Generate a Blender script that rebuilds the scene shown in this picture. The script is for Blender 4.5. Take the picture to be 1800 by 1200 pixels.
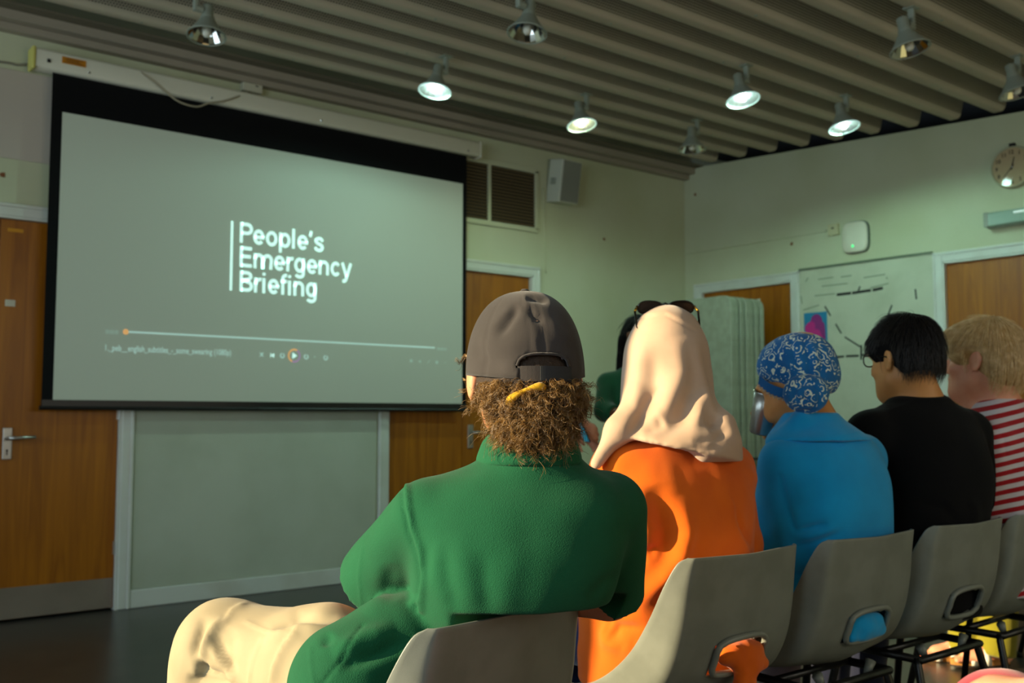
import bpy, bmesh, math, random
import numpy as np
from mathutils import Vector, Matrix

for _o in list(bpy.data.objects):
    bpy.data.objects.remove(_o)
SC = bpy.context.scene
COL = SC.collection
RNG = np.random.default_rng(7)
random.seed(7)
R = math.radians

# ---------------------------------------------------------------- camera
cam_d = bpy.data.cameras.new('camera')
cam_d.sensor_width = 36.0
cam_d.lens = 35.5
cam_d.clip_start = 0.02
cam_d.dof.use_dof = True
cam_d.dof.focus_distance = 1.62
cam_d.dof.aperture_fstop = 6.3
cam = bpy.data.objects.new('camera', cam_d)
COL.objects.link(cam)
cam.location = (0, 0, 1.07)
cam.rotation_euler = (R(90 + 4.253), 0, R(50.962 - 90))
SC.camera = cam

# ---------------------------------------------------------------- world, sun, window daylight, exposure
world = bpy.data.worlds.new('world'); SC.world = world
world.use_nodes = True
_bg = world.node_tree.nodes['Background']
_bg.inputs['Color'].default_value = (0.62, 0.80, 1.0, 1)
_bg.inputs['Strength'].default_value = 0.6

sun_d = bpy.data.lights.new('sun', 'SUN'); sun_d.energy = 11.0
sun_d.color = (1.0, 0.80, 0.48); sun_d.angle = R(0.6)
sun = bpy.data.objects.new('sun', sun_d); COL.objects.link(sun)
_az, _el = R(156.0), R(16.0)                       # low evening sun through the side windows
sun.rotation_euler = Vector((math.cos(_az)*math.cos(_el), math.sin(_az)*math.cos(_el), math.sin(_el))).to_track_quat('Z', 'Y').to_euler()
sun.location = (-6, 4, 4)

def window_light(name, loc, size, energy, color):
    l = bpy.data.lights.new(name, 'AREA'); l.shape = 'RECTANGLE'; l.size, l.size_y = size
    l.energy = energy; l.color = color
    o = bpy.data.objects.new(name, l); COL.objects.link(o); o.location = loc
    return o
_w = window_light('sky_light_window', (-2.17, 2.5, 1.87), (6.2, 1.8), 130.0, (0.72, 0.90, 1.0))
_w.rotation_euler = (R(90), 0, R(-90))
_w = window_light('sky_light_rear_window', (3.2, -2.62, 1.9), (4.6, 1.2), 32.0, (1.0, 0.86, 0.62))
_w.rotation_euler = (R(90), 0, 0)

vs = SC.view_settings
vs.view_transform = 'Standard'; vs.look = 'None'; vs.gamma = 1.0; vs.use_curve_mapping = False
vs.exposure = 0.0
try:
    SC.cycles.use_denoising = True
    SC.cycles.max_bounces = 8
    SC.cycles.diffuse_bounces = 4
except Exception:
    pass

# ---------------------------------------------------------------- object helpers
def link(o, parent=None):
    COL.objects.link(o)
    if parent is not None:
        o.parent = parent
    return o

def mesh_obj(name, V, F, mat=None, parent=None, smooth=False):
    me = bpy.data.meshes.new(name)
    me.from_pydata([tuple(v) for v in V], [], [tuple(f) for f in F])
    if smooth:
        me.polygons.foreach_set('use_smooth', [True]*len(me.polygons))
    me.update()
    if mat is not None:
        me.materials.append(mat)
    return link(bpy.data.objects.new(name, me), parent)

def np_mesh(name, V, Q, mat=None, parent=None, smooth=True):
    """fast path: numpy vertices and quads"""
    me = bpy.data.meshes.new(name)
    V = np.asarray(V, np.float32); Q = np.asarray(Q, np.int32)
    me.vertices.add(len(V)); me.vertices.foreach_set('co', V.ravel())
    me.loops.add(Q.size); me.loops.foreach_set('vertex_index', Q.ravel())
    me.polygons.add(len(Q)); me.polygons.foreach_set('loop_start', np.arange(0, Q.size, 4, dtype=np.int32))
    me.update(calc_edges=True); me.validate()
    me.polygons.foreach_set('use_smooth', [smooth]*len(me.polygons))
    if mat is not None:
        me.materials.append(mat)
    return link(bpy.data.objects.new(name, me), parent)

def empty(name, loc=(0,0,0), rotz=0.0, parent=None):
    o = bpy.data.objects.new(name, None); o.empty_display_size = 0.1
    o.location = loc; o.rotation_euler = (0, 0, rotz)
    return link(o, parent)

def tag(o, label, cat, group=None, kind=None):
    o['label'] = label; o['category'] = cat
    if group: o['group'] = group
    if kind: o['kind'] = kind
    return o

class MB:
    """collects simple solids into one mesh"""
    def __init__(s): s.V = []; s.F = []
    def add(s, V, F):
        n = len(s.V); s.V += [tuple(v) for v in V]; s.F += [tuple(i+n for i in f) for f in F]; return s
    def box(s, lo, hi, bev=0.0, M=None, seg=2):
        bm = bmesh.new(); bmesh.ops.create_cube(bm, size=1.0)
        lo = Vector(lo); hi = Vector(hi); c = (lo+hi)/2; d = hi-lo
        for v in bm.verts: v.co = Vector((v.co.x*d.x, v.co.y*d.y, v.co.z*d.z)) + c
        if bev > 0:
            bmesh.ops.bevel(bm, geom=list(bm.edges), offset=bev, segments=seg, affect='EDGES', profile=0.5)
        if M is not None: bmesh.ops.transform(bm, matrix=M, verts=bm.verts)
        bm.verts.index_update()
        s.add([v.co[:] for v in bm.verts], [[v.index for v in f.verts] for f in bm.faces]); bm.free(); return s
    def tube(s, pts, r, n=10, cap=True, closed=False):
        P = [Vector(p) for p in pts]; m = len(P); rings = []
        up = None
        for i in range(m):
            if closed: t = P[(i+1) % m]-P[i-1]
            else: t = P[min(i+1, m-1)]-P[max(i-1, 0)]
            t.normalize()
            if up is None:
                up = Vector((0,0,1)) if abs(t.z) < .9 else Vector((1,0,0))
            a = up - t*up.dot(t); a.normalize(); up = a; b = t.cross(a)
            ri = r[i] if hasattr(r, '__len__') else r
            rings.append([P[i] + (a*math.cos(k*2*math.pi/n) + b*math.sin(k*2*math.pi/n))*ri for k in range(n)])
        V = [v for rg in rings for v in rg]; F = []
        for i in range(m if closed else m-1):
            for k in range(n):
                j = (i+1) % m
                F.append((i*n+k, i*n+(k+1) % n, j*n+(k+1) % n, j*n+k))
        if cap and not closed:
            F.append(tuple(reversed(range(n)))); F.append(tuple((m-1)*n+k for k in range(n)))
        s.add(V, F); return s
    def lathe(s, prof, n=24, M=None, cap=False):
        V = []; F = []
        for (r, z) in prof:
            for k in range(n):
                a = 2*math.pi*k/n; V.append(Vector((r*math.cos(a), r*math.sin(a), z)))
        for i in range(len(prof)-1):
            for k in range(n):
                F.append((i*n+k, i*n+(k+1) % n, (i+1)*n+(k+1) % n, (i+1)*n+k))
        if cap:
            F.append(tuple(reversed(range(n)))); F.append(tuple((len(prof)-1)*n+k for k in range(n)))
        if M is not None: V = [M @ v for v in V]
        s.add(V, F); return s
    def poly(s, pts, n, th):
        """flat outline pts extruded by th along n"""
        P = [Vector(p) for p in pts]; n = Vector(n)*th; m = len(P)
        V = P + [p+n for p in P]
        F = [tuple(range(m)), tuple(reversed(range(m, 2*m)))] + [(i, i+m, (i+1) % m + m, (i+1) % m) for i in range(m)]
        s.add(V, F); return s
    def obj(s, name, mat=None, parent=None, smooth=False):
        return mesh_obj(name, s.V, s.F, mat, parent, smooth)

def smooth_angle(o, deg=40):
    me = o.data
    me.polygons.foreach_set('use_smooth', [True]*len(me.polygons))
    try:
        me.set_sharp_from_angle(angle=R(deg))
    except Exception:
        pass
    return o

# ---------------------------------------------------------------- materials
def lin(h):
    h = h.lstrip('#'); out = []
    for i in (0, 2, 4):
        c = int(h[i:i+2], 16)/255.0
        out.append(c/12.92 if c <= 0.04045 else ((c+0.055)/1.055)**2.4)
    return out

def material(name, color, rough=0.6, metal=0.0, spec=0.5, emit=None, estr=0.0, sss=0.0):
    m = bpy.data.materials.new(name); m.use_nodes = True
    b = m.node_tree.nodes['Principled BSDF']
    c = lin(color) if isinstance(color, str) else list(color)
    b.inputs['Base Color'].default_value = (*c, 1)
    b.inputs['Roughness'].default_value = rough
    b.inputs['Metallic'].default_value = metal
    b.inputs['Specular IOR Level'].default_value = spec
    if emit is not None:
        e = lin(emit) if isinstance(emit, str) else emit
        b.inputs['Emission Color'].default_value = (*e, 1); b.inputs['Emission Strength'].default_value = estr
    if sss > 0:
        b.inputs['Subsurface Weight'].default_value = sss
        b.inputs['Subsurface Radius'].default_value = (1.0, 0.32, 0.16)
        b.inputs['Subsurface Scale'].default_value = 0.012
    return m

def N(m, t, **kw):
    n = m.node_tree.nodes.new(t)
    for k, v in kw.items():
        setattr(n, k, v)
    return n
def L(m, a, b): m.node_tree.links.new(a, b)
def bsdf(m): return m.node_tree.nodes['Principled BSDF']

def coords(m, scale=(1,1,1), rot=(0,0,0)):
    tc = N(m, 'ShaderNodeTexCoord'); mp = N(m, 'ShaderNodeMapping')
    mp.inputs['Scale'].default_value = scale; mp.inputs['Rotation'].default_value = rot
    L(m, tc.outputs['Object'], mp.inputs['Vector']); return mp.outputs['Vector']

def vary(m, color2, scale=4.0, lo=0.35, hi=0.65, stretch=(1,1,1), detail=4.0, amount=1.0, rot=(0,0,0)):
    """mix the base colour with a second one by noise"""
    b = bsdf(m); base = tuple(b.inputs['Base Color'].default_value)
    v = coords(m, stretch, rot)
    n = N(m, 'ShaderNodeTexNoise'); n.inputs['Scale'].default_value = scale; n.inputs['Detail'].default_value = detail
    L(m, v, n.inputs['Vector'])
    r = N(m, 'ShaderNodeMapRange'); r.inputs['From Min'].default_value = lo; r.inputs['From Max'].default_value = hi
    r.inputs['To Max'].default_value = amount
    L(m, n.outputs['Fac'], r.inputs['Value'])
    mx = N(m, 'ShaderNodeMix', data_type='RGBA')
    mx.inputs['A'].default_value = base; mx.inputs['B'].default_value = (*(lin(color2) if isinstance(color2, str) else color2), 1)
    L(m, r.outputs['Result'], mx.inputs['Factor']); L(m, mx.outputs['Result'], b.inputs['Base Color'])
    return m

def bump(m, scale=200.0, strength=0.2, dist=0.002, stretch=(1,1,1), detail=2.0, kind='noise'):
    b = bsdf(m); v = coords(m, stretch)
    if kind == 'noise':
        n = N(m, 'ShaderNodeTexNoise'); n.inputs['Scale'].default_value = scale; n.inputs['Detail'].default_value = detail
    else:
        n = N(m, 'ShaderNodeTexVoronoi'); n.inputs['Scale'].default_value = scale
    L(m, v, n.inputs['Vector'])
    bp = N(m, 'ShaderNodeBump'); bp.inputs['Strength'].default_value = strength; bp.inputs['Distance'].default_value = dist
    L(m, n.outputs[0], bp.inputs['Height'])
    old = b.inputs['Normal'].links
    if old: L(m, old[0].from_socket, bp.inputs['Normal'])
    L(m, bp.outputs['Normal'], b.inputs['Normal']); return m

def cloth(name, color, color2=None, rough=0.85, weave=900.0, wstr=0.25, soft=0.25):
    m = material(name, color, rough, spec=0.2)
    b = bsdf(m)
    b.inputs['Sheen Weight'].default_value = soft; b.inputs['Sheen Roughness'].default_value = 0.5
    if color2: vary(m, color2, 9.0, 0.3, 0.7, detail=6.0)
    bump(m, weave, wstr, 0.0012, detail=1.0)
    return m

M = {}
M['wall'] = bump(vary(material('wall_paint', '#c5c8a9', 0.75, spec=0.3), '#babd9a', 1.6, 0.35, 0.7), 240, 0.12, 0.001)
M['wall_panel'] = bump(material('blank_panel_paint', '#bdb3a4', 0.8, spec=0.25), 120, 0.2, 0.001)
M['gloss_white'] = vary(material('white_gloss_paint', '#d2d6cc', 0.35), '#c0bfae', 3.0, 0.45, 0.8)
M['board'] = vary(bump(material('painted_board', '#b9c0ad', 0.7), 160, 0.1, 0.001), '#aeb5a0', 2.5, 0.4, 0.7)
M['white_plastic'] = material('white_plastic', '#d9d5bf', 0.35)
M['off_white'] = material('aged_white_plastic', '#c9c6ae', 0.4)
M['yellowed'] = material('yellowed_plastic', '#c6be62', 0.5)
M['dark'] = material('near_black', '#0d0d0c', 0.7)
M['black_metal'] = material('black_powder_coat', '#0c0c0d', 0.35, spec=0.6)
M['black_cloth'] = bump(material('black_screen_border', '#070809', 0.8, spec=0.2), 500, 0.1, 0.001)
M['steel'] = bump(material('brushed_steel', '#b9b9b4', 0.32, 0.9), 300, 0.08, 0.001, (1,1,20))
M['steel_dull'] = vary(material('dull_aluminium_plate', '#93877a', 0.45, 0.35), '#857a6d', 3.0)
M['chrome'] = material('chrome', '#d8d8d6', 0.12, 1.0)
M['brass'] = material('brass', '#c08a2a', 0.4, 0.6)
M['green_led'] = material('green_led', '#10c060', 0.4, emit='#20ff90', estr=1.6)
M['bulb'] = material('lit_bulb', '#ffffff', 0.5, emit=(0.72, 1.0, 0.90), estr=22.0)
M['bulb_warm'] = material('lit_bulb_yellowish', '#ffffff', 0.5, emit=(1.0, 1.0, 0.55), estr=22.0)
M['lamp_grey'] = material('grey_lamp_enamel', '#8e9484', 0.45)
M['ink'] = material('printed_ink', '#23251c', 0.8)
M['marker'] = material('marker_ink', '#1b211d', 0.7)
M['marker_faint'] = material('faded_marker_ink', '#8f967f', 0.8)

def wood_mat():
    m = material('orange_wood_veneer', '#a8640c', 0.38, spec=0.45); b = bsdf(m)
    v = coords(m, (9, 9, 0.55))
    n = N(m, 'ShaderNodeTexNoise'); n.inputs['Scale'].default_value = 2.2; n.inputs['Detail'].default_value = 7; n.inputs['Distortion'].default_value = 1.4
    L(m, v, n.inputs['Vector'])
    cr = N(m, 'ShaderNodeValToRGB'); e = cr.color_ramp.elements
    e[0].position = 0.3; e[0].color = (*lin('#8a4e05'), 1); e[1].position = 0.72; e[1].color = (*lin('#ac6708'), 1)
    L(m, n.outputs['Fac'], cr.inputs['Fac']); L(m, cr.outputs['Color'], b.inputs['Base Color'])
    return bump(m, 60, 0.05, 0.001, (6, 6, 0.5))
M['wood'] = wood_mat()

def floor_mat():
    m = material('dark_vinyl_floor', '#2a2926', 0.3, spec=0.5)
    vary(m, '#35332d', 6.0, 0.4, 0.7, detail=8)
    return bump(m, 30, 0.06, 0.002)
M['floor'] = floor_mat()

def rib_mat():
    """cream painted metal, rows of small holes on the sloping sides"""
    m = material('perforated_cream_metal', '#b8ad95', 0.6); b = bsdf(m)
    tc = N(m, 'ShaderNodeTexCoord'); sp = N(m, 'ShaderNodeSeparateXYZ'); L(m, tc.outputs['Object'], sp.inputs['Vector'])
    def mth(op, a, bb=None):
        n = N(m, 'ShaderNodeMath', operation=op)
        for i, x in enumerate((a, bb)):
            if x is None: continue
            if isinstance(x, (int, float)): n.inputs[i].default_value = x
            else: L(m, x, n.inputs[i])
        return n.outputs[0]
    P = 0.0165
    row = mth('DIVIDE', sp.outputs['Z'], P*0.80)
    stag = mth('MULTIPLY', mth('FLOOR', row), 0.5)
    fx = mth('SUBTRACT', mth('FRACT', mth('ADD', mth('DIVIDE', sp.outputs['X'], P), stag)), 0.5)
    fz = mth('SUBTRACT', mth('FRACT', row), 0.5)
    rr = mth('ADD', mth('MULTIPLY', fx, fx), mth('MULTIPLY', fz, fz))
    hole = mth('LESS_THAN', rr, 0.105)
    onside = mth('GREATER_THAN', sp.outputs['Z'], 0.030)
    f = mth('MULTIPLY', hole, onside)
    mx = N(m, 'ShaderNodeMix', data_type='RGBA'); mx.inputs['A'].default_value = (*lin('#b8ad95'), 1); mx.inputs['B'].default_value = (*lin('#14120d'), 1)
    L(m, f, mx.inputs['Factor']); L(m, mx.outputs['Result'], b.inputs['Base Color'])
    return m
M['rib'] = rib_mat()
M['rib_plain'] = material('cream_batten_paint', '#9c9280', 0.6)

def glass_mat():
    m = bpy.data.materials.new('window_glass'); m.use_nodes = True
    nt = m.node_tree; nt.nodes.clear()
    out = nt.nodes.new('ShaderNodeOutputMaterial'); mix = nt.nodes.new('ShaderNodeMixShader')
    tr = nt.nodes.new('ShaderNodeBsdfTransparent'); gl = nt.nodes.new('ShaderNodeBsdfGlossy'); gl.inputs['Roughness'].default_value = 0.02
    fr = nt.nodes.new('ShaderNodeFresnel'); fr.inputs['IOR'].default_value = 1.15
    nt.links.new(fr.outputs[0], mix.inputs[0]); nt.links.new(tr.outputs[0], mix.inputs[1]); nt.links.new(gl.outputs[0], mix.inputs[2])
    nt.links.new(mix.outputs[0], out.inputs[0]); return m
M['glass'] = glass_mat()

# ================================================================ the room
FW, RW, LW, BW = 5.82, 6.657, -2.0, -2.5            # inner faces: front wall y, right wall x, window wall x, rear wall y
def roof_z(y): return 3.225 + 0.0597*(y-5.82)         # underside of the ceiling ribs: falls gently towards the rear

def struct(o, label, cat): return tag(o, label, cat, kind='structure')

def holed_wall(name, a0, a1, top, holes, place, mat):
    """wall strips along one axis; holes = (a_lo, a_hi, z_lo, z_hi) in rising order; place(a, t, z) -> point, t = 0 inner .. 1 outer"""
    mb = MB()
    def strip(p, q, z0p, z0q, z1p, z1q):
        V = [place(a, t, z) for (a, zz) in ((p, (z0p, z1p)), (q, (z0q, z1q))) for t in (0, 1) for z in zz]
        mb.add(V, [(0,1,3,2), (4,6,7,5), (0,4,5,1), (2,3,7,6), (0,2,6,4), (1,5,7,3)])
    cur = a0
    for (lo, hi, z0, z1) in holes:
        if lo > cur: strip(cur, lo, 0, 0, top(cur), top(lo))
        if z0 > 0: strip(lo, hi, 0, 0, z0, z0)
        strip(lo, hi, z1, z1, top(lo), top(hi))
        cur = hi
    if cur < a1: strip(cur, a1, 0, 0, top(cur), top(a1))
    o = mb.obj(name, mat)
    bm = bmesh.new(); bm.from_mesh(o.data); bmesh.ops.recalc_face_normals(bm, faces=bm.faces); bm.to_mesh(o.data); bm.free()
    return o

wf = holed_wall('wall_front', LW-0.15, 7.3, lambda a: 3.42, [(0.575, 1.885, 0, 2.135), (3.634, 4.912, 0, 2.135), (3.70, 4.925, 2.50, 2.93)][0:2],
                lambda a, t, z: (a, FW+0.15*t, z), M['wall'])
struct(wf, 'cream painted wall behind the projection screen', 'wall')
wr = holed_wall('wall_right', BW-0.15, FW, lambda a: roof_z(a)+0.004, [(2.57, 3.489, 0, 2.13), (4.719, 5.64, 0, 2.13)],
                lambda a, t, z: (RW+0.15*t, a, z), M['wall'])
struct(wr, 'cream painted wall with the clock, stopping short of the ceiling', 'wall')
wl = holed_wall('wall_left', BW-0.15, FW, lambda a: 3.42, [(-0.60, 3.40, 0.95, 2.80), (4.32, 5.66, 0.95, 2.80)], lambda a, t, z: (LW-0.15*t, a, z), M['wall'])  # unseen; pier between the openings added to keep sun off the far seats
struct(wl, 'cream painted window wall', 'wall')
wb = holed_wall('wall_back', LW, RW, lambda a: 3.42, [(0.9, 5.5, 1.25, 2.5)], lambda a, t, z: (a, BW-0.15*t, z), M['wall'])
struct(wb, 'cream painted wall at the rear of the hall', 'wall')

fl = MB().box((LW-0.15, BW-0.15, -0.06), (7.3, FW+0.15, 0.0)).obj('floor', M['floor'])
struct(fl, 'dark polished vinyl floor', 'floor')

# unseen dark panels added behind the doors to stop light leaking in
for nm, lo_, hi_ in (('light_block_front', (0.4, FW+0.15, -0.05), (5.2, FW+0.20, 2.6)), ('light_block_right', (RW+0.15, 2.3, -0.05), (RW+0.20, FW+0.1, 2.6))):
    struct(MB().box(lo_, hi_).obj(nm, M['dark']), 'dark panel added unseen behind the doors to block light', 'wall')

# ceiling: sheet painted near-black as the dark void, perforated ribs hung below it
deck = MB()
V = [(x, y, roof_z(y)+dz) for x in (LW-0.15, 7.3) for y in (BW-0.15, FW+0.15) for dz in (0.165, 0.20)]
deck.add(V, [(0,1,3,2), (4,6,7,5), (0,4,5,1), (2,3,7,6), (0,2,6,4), (1,5,7,3)])
deck.box((7.28, BW-0.15, 2.6), (7.30, FW, 3.5))  # black end sheet painting the dark void past the wall top
ceiling = deck.obj('ceiling', M['dark'])
struct(ceiling, 'ceiling of cream perforated metal ribs under a sheet blackened as the void', 'ceiling')

def rib_mesh():
    pr = [(-0.092, 0.165), (-0.082, 0.16), (-0.052, 0.035), (-0.046, 0.018), (-0.034, 0.004), (-0.024, 0.0),
          (0.024, 0.0), (0.034, 0.004), (0.046, 0.018), (0.052, 0.035), (0.082, 0.16), (0.092, 0.165)]
    V = []; F = []
    for x in (LW-0.1, RW-0.10):
        V += [(x, y, z) for y, z in pr]
    n = len(pr)
    for i in range(n-1): F.append((i, i+1, n+i+1, n+i))
    F.append(tuple(range(n))); F.append(tuple(reversed(range(n, 2*n))))
    me = bpy.data.meshes.new('ceiling_rib'); me.from_pydata(V, [], F)
    me.polygons.foreach_set('use_smooth', [True]*len(me.polygons))
    try: me.set_sharp_from_angle(angle=R(50))
    except Exception: pass
    me.materials.append(M['rib']); return me
rib_me = rib_mesh()
RIBY = []
y = 5.409
while y > BW+0.1:
    o = link(bpy.data.objects.new('ceiling_rib', rib_me), ceiling); o.location = (0, y, roof_z(y)); RIBY.append(y); y -= 0.2972
# little fixing screws along the rib undersides (visible ones)
scr = MB()
for i, yy in enumerate(RIBY[:13]):
    if i % 2: continue
    for k in range(7):
        x = 0.9 + 0.9*k + 0.21*(i % 3)
        scr.lathe([(0.0, -0.004), (0.007, -0.003), (0.008, 0.0)], 8, Matrix.Translation((x, yy, roof_z(yy))))
so = scr.obj('ceiling_screws', M['lamp_grey'], ceiling); so['kind'] = 'stuff'

tr = MB()
tr.box((LW, 5.69, 3.165), (RW, FW, 3.215), 0.004); tr.box((LW, 5.755, 3.125), (RW, FW, 3.165), 0.004)
t = tr.obj('trim_1', M['rib_plain']); struct(t, 'cream timber batten along the top of the screen wall', 'trim')
t = MB().box((LW, 5.60, 3.212), (RW, 5.72, 3.222)).obj('trim_2', material('painted_gap_shade', '#6b6350', 0.7)); struct(t, 'dark strip painted as the shaded gap between batten and first ceiling rib', 'trim')  # strip coloured dark for the shade in the gap before the ribs

def baseboard(name, lo, hi):
    o = MB().box(lo, hi, 0.006).obj(name, M['gloss_white']); return struct(o, 'white painted skirting board', 'skirting')
baseboard('baseboard_front', (1.952, FW-0.022, 0), (3.556, FW, 0.102))
baseboard('baseboard_front_corner', (4.985, FW-0.022, 0), (RW, FW, 0.102))
baseboard('baseboard_right', (RW-0.022, 3.562, 0), (RW, 4.645, 0.10))
baseboard('baseboard_right_rear', (RW-0.022, BW, 0), (RW, 2.495, 0.10))

# flat painted board between the two doors, below the screen
o = MB().box((1.958, FW-0.010, 0.104), (3.550, FW, 2.2), 0.002).obj('trim_3', M['board']); struct(o, 'grey green board panel below the projection screen', 'panel')
# blanked vent panel beside the screen
o = MB().box((0.2, FW-0.008, 2.445), (1.52, FW, 2.93), 0.003).obj('trim_4', M['wall_panel']); struct(o, 'mauve grey blanking panel above the door', 'panel')

# ---------------------------------------------------------------- doors
def door(n, origin, rot, width, height, double, label, handles=True, kick=True, hinges=True):
    root = empty('door_%d' % n, origin, rot); struct(root, label, 'door')
    a = MB(); aw = 0.07
    a.box((-aw, -0.02, 0), (0, 0.0, height+aw), 0.005); a.box((width, -0.02, 0), (width+aw, 0.0, height+aw), 0.005)
    a.box((0, -0.02, height), (width, 0.0, height+aw), 0.005)
    a.box((-aw+0.004, -0.028, 0), (-aw+0.022, 0, height+aw), 0.004); a.box((width+aw-0.022, -0.028, 0), (width+aw-0.004, 0, height+aw), 0.004)
    a.box((-aw+0.004, -0.028, height+aw-0.022), (width+aw-0.004, 0, height+aw-0.004), 0.004)
    # lining of the opening
    a.box((-0.012, -0.015, 0), (0.012, 0.13, height)); a.box((width-0.012, -0.015, 0), (width+0.012, 0.13, height)); a.box((0, -0.015, height-0.012), (width, 0.13, height+0.01))
    a.obj('architrave', M['gloss_white'], root)
    leaves = [(0.014, width/2-0.003), (width/2+0.003, width-0.014)] if double else [(0.014, width-0.014)]
    for i, (x0, x1) in enumerate(leaves):
        leaf = MB().box((x0, 0.016, 0.012), (x1, 0.058, height-0.014), 0.002).obj('door_leaf', M['wood'], root)
        if kick:
            MB().box((x0+0.004, 0.0135, 0.014), (x1-0.004, 0.016, 0.176)).obj('kick_plate', M['steel_dull'], leaf)
        if hinges:
            hx = x1+0.004 if (i == len(leaves)-1) else x0-0.004
            for z in (0.22, 0.40-0.06, 1.09, 1.9)[1:]:
                MB().tube([(hx, 0.010, z-0.036), (hx, 0.010, z+0.036)], 0.0065, 8).box((hx-0.012, 0.012, z-0.036), (hx+0.004, 0.0165, z+0.036)).obj('hinge', M['steel'], leaf)
        if handles and i == len(leaves)-1:
            px = x0+0.068
            h = MB().box((px-0.023, 0.006, 0.845), (px+0.023, 0.016, 1.012), 0.003).obj('handle', M['steel'], leaf)
            mbh = MB()
            mbh.tube([(px, 0.008, 0.958), (px, -0.035, 0.958), (px+0.008, -0.048, 0.958), (px+0.03, -0.052, 0.958), (px+0.125, -0.050, 0.962)], [0.010, 0.010, 0.010, 0.0095, 0.0085], 12)
            lv = mbh.obj('handle_lever', M['steel'], leaf, True)
            MB().lathe([(0.0, 0), (0.006, 0)], 10, Matrix.Translation((px, 0.0055, 0.892)) @ Matrix.Rotation(R(90), 4, 'X')).box((px-0.003, 0.0045, 0.868), (px+0.003, 0.0058, 0.89)).obj('keyhole', M['dark'], leaf)
    return root
d1 = door(1, (0.575, FW, 0), 0, 1.310, 2.135, True, 'orange wood double door half behind the screen, with a grey kick plate')
d2 = door(2, (3.634, FW, 0), 0, 1.278, 2.135, True, 'orange wood double door behind the capped man, below the vent grille')
d3 = door(3, (RW, 5.64, 0), R(-90), 0.921, 2.13, False, 'orange wood door behind the stacked folding tables')
d4 = door(4, (RW, 3.489, 0), R(-90), 0.919, 2.13, False, 'orange wood door behind the blond person')
# small signs on the doors
leaf1 = [c for c in d1.children if c.name.startswith('door_leaf')][-1]
MB().box((0.692, 0.0135, 1.655), (0.742, 0.016, 1.69), 0.001).obj('door_sign', M['off_white'], leaf1)
MB().box((0.692, 0.0135, 2.055), (0.77, 0.016, 2.075), 0.001).obj('door_closer_tag', M['brass'], leaf1)
leaf3 = [c for c in d3.children if c.name.startswith('door_leaf')][-1]
MB().box((0.575, 0.008, 1.97), (0.60, 0.016, 2.02), 0.003).obj('coat_hook', M['white_plastic'], leaf3)
nt = MB().box((0.64, 0.0135, 1.40), (0.79, 0.0155, 1.62)).obj('paper_notice', material('pale_blue_paper', '#a9b3ae', 0.8), leaf3)

# ---------------------------------------------------------------- windows (beside and behind the seats; they light the room)
wn = 0
for y0, w in ((-0.60, 1.95), (1.35, 2.05), (4.32, 1.34)):
    wn += 1; h = 1.85
    root = empty('window_%d' % wn, (LW-0.06, y0, 0.95)); struct(root, 'white framed window in the side wall', 'window')
    f = MB()
    f.box((-0.03, 0, 0), (0.03, 0.03, h)); f.box((-0.03, w-0.03, 0), (0.03, w, h)); f.box((-0.03, 0, 0), (0.03, w, 0.04)); f.box((-0.03, 0, h-0.04), (0.03, w, h))
    f.obj('window_frame', M['gloss_white'], root)
    MB().box((-0.003, 0.03, 0.04), (0.003, w-0.03, h-0.04)).obj('window_pane', M['glass'], root)
for k in range(3):
    x0 = 0.9+4.6/3*k; wn += 1
    root = empty('window_%d' % wn, (x0, BW-0.06, 1.25)); struct(root, 'white framed window in the rear wall', 'window')
    f = MB(); w, h = 4.6/3, 1.25
    f.box((0, -0.03, 0), (0.03, 0.03, h)); f.box((w-0.03, -0.03, 0), (w, 0.03, h)); f.box((0, -0.03, 0), (w, 0.03, 0.04)); f.box((0, -0.03, h-0.04), (w, 0.03, h))
    f.obj('window_frame', M['gloss_white'], root)
    MB().box((0.03, -0.003, 0.04), (w-0.03, 0.003, h-0.04)).obj('window_pane', M['glass'], root)

# paint chips and stains on the walls
def chip(parent, pts, nrm, mat=None):
    MB().poly(pts, nrm, 0.002).obj('paint_chip', mat or M['chip'], parent)
M['chip'] = material('brown_paint_chip', '#7a4a26', 0.8)
for (c, s, ax) in (((6.657,5.694,2.984), 0.028, 0), ((6.657,4.717,2.425), 0.026, 0), ((5.681,5.820,2.504), 0.024, 1), ((1.227,5.820,2.353), 0.03, 1)):
    pts = []
    for k in range(7):
        a = 2*math.pi*k/7; r = s*(0.6+0.5*random.random())*0.7
        pts.append((c[0]-0.002, c[1]+r*math.cos(a), c[2]+r*math.sin(a)) if ax == 0 else (c[0]+r*math.cos(a), c[1]-0.002, c[2]+0.8*r*math.sin(a)))
    chip(wr if ax == 0 else wf, pts, (1,0,0) if ax == 0 else (0,1,0))

# ================================================================ text helper
def text_mesh(body, extrude=0.0, offset=0.0):
    cu = bpy.data.curves.new('text_tmp', 'FONT'); cu.body = body; cu.size = 1.0; cu.offset = offset; cu.extrude = extrude; cu.resolution_u = 4
    o = bpy.data.objects.new('text_tmp', cu); COL.objects.link(o)
    dg = bpy.context.evaluated_depsgraph_get(); dg.update()
    me = bpy.data.meshes.new_from_object(o.evaluated_get(dg))
    V = np.empty(len(me.vertices)*3, np.float32); me.vertices.foreach_get('co', V); V = V.reshape(-1, 3)
    F = [tuple(p.vertices) for p in me.polygons]
    bpy.data.objects.remove(o); bpy.data.meshes.remove(me); bpy.data.curves.remove(cu)
    return V, F

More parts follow.
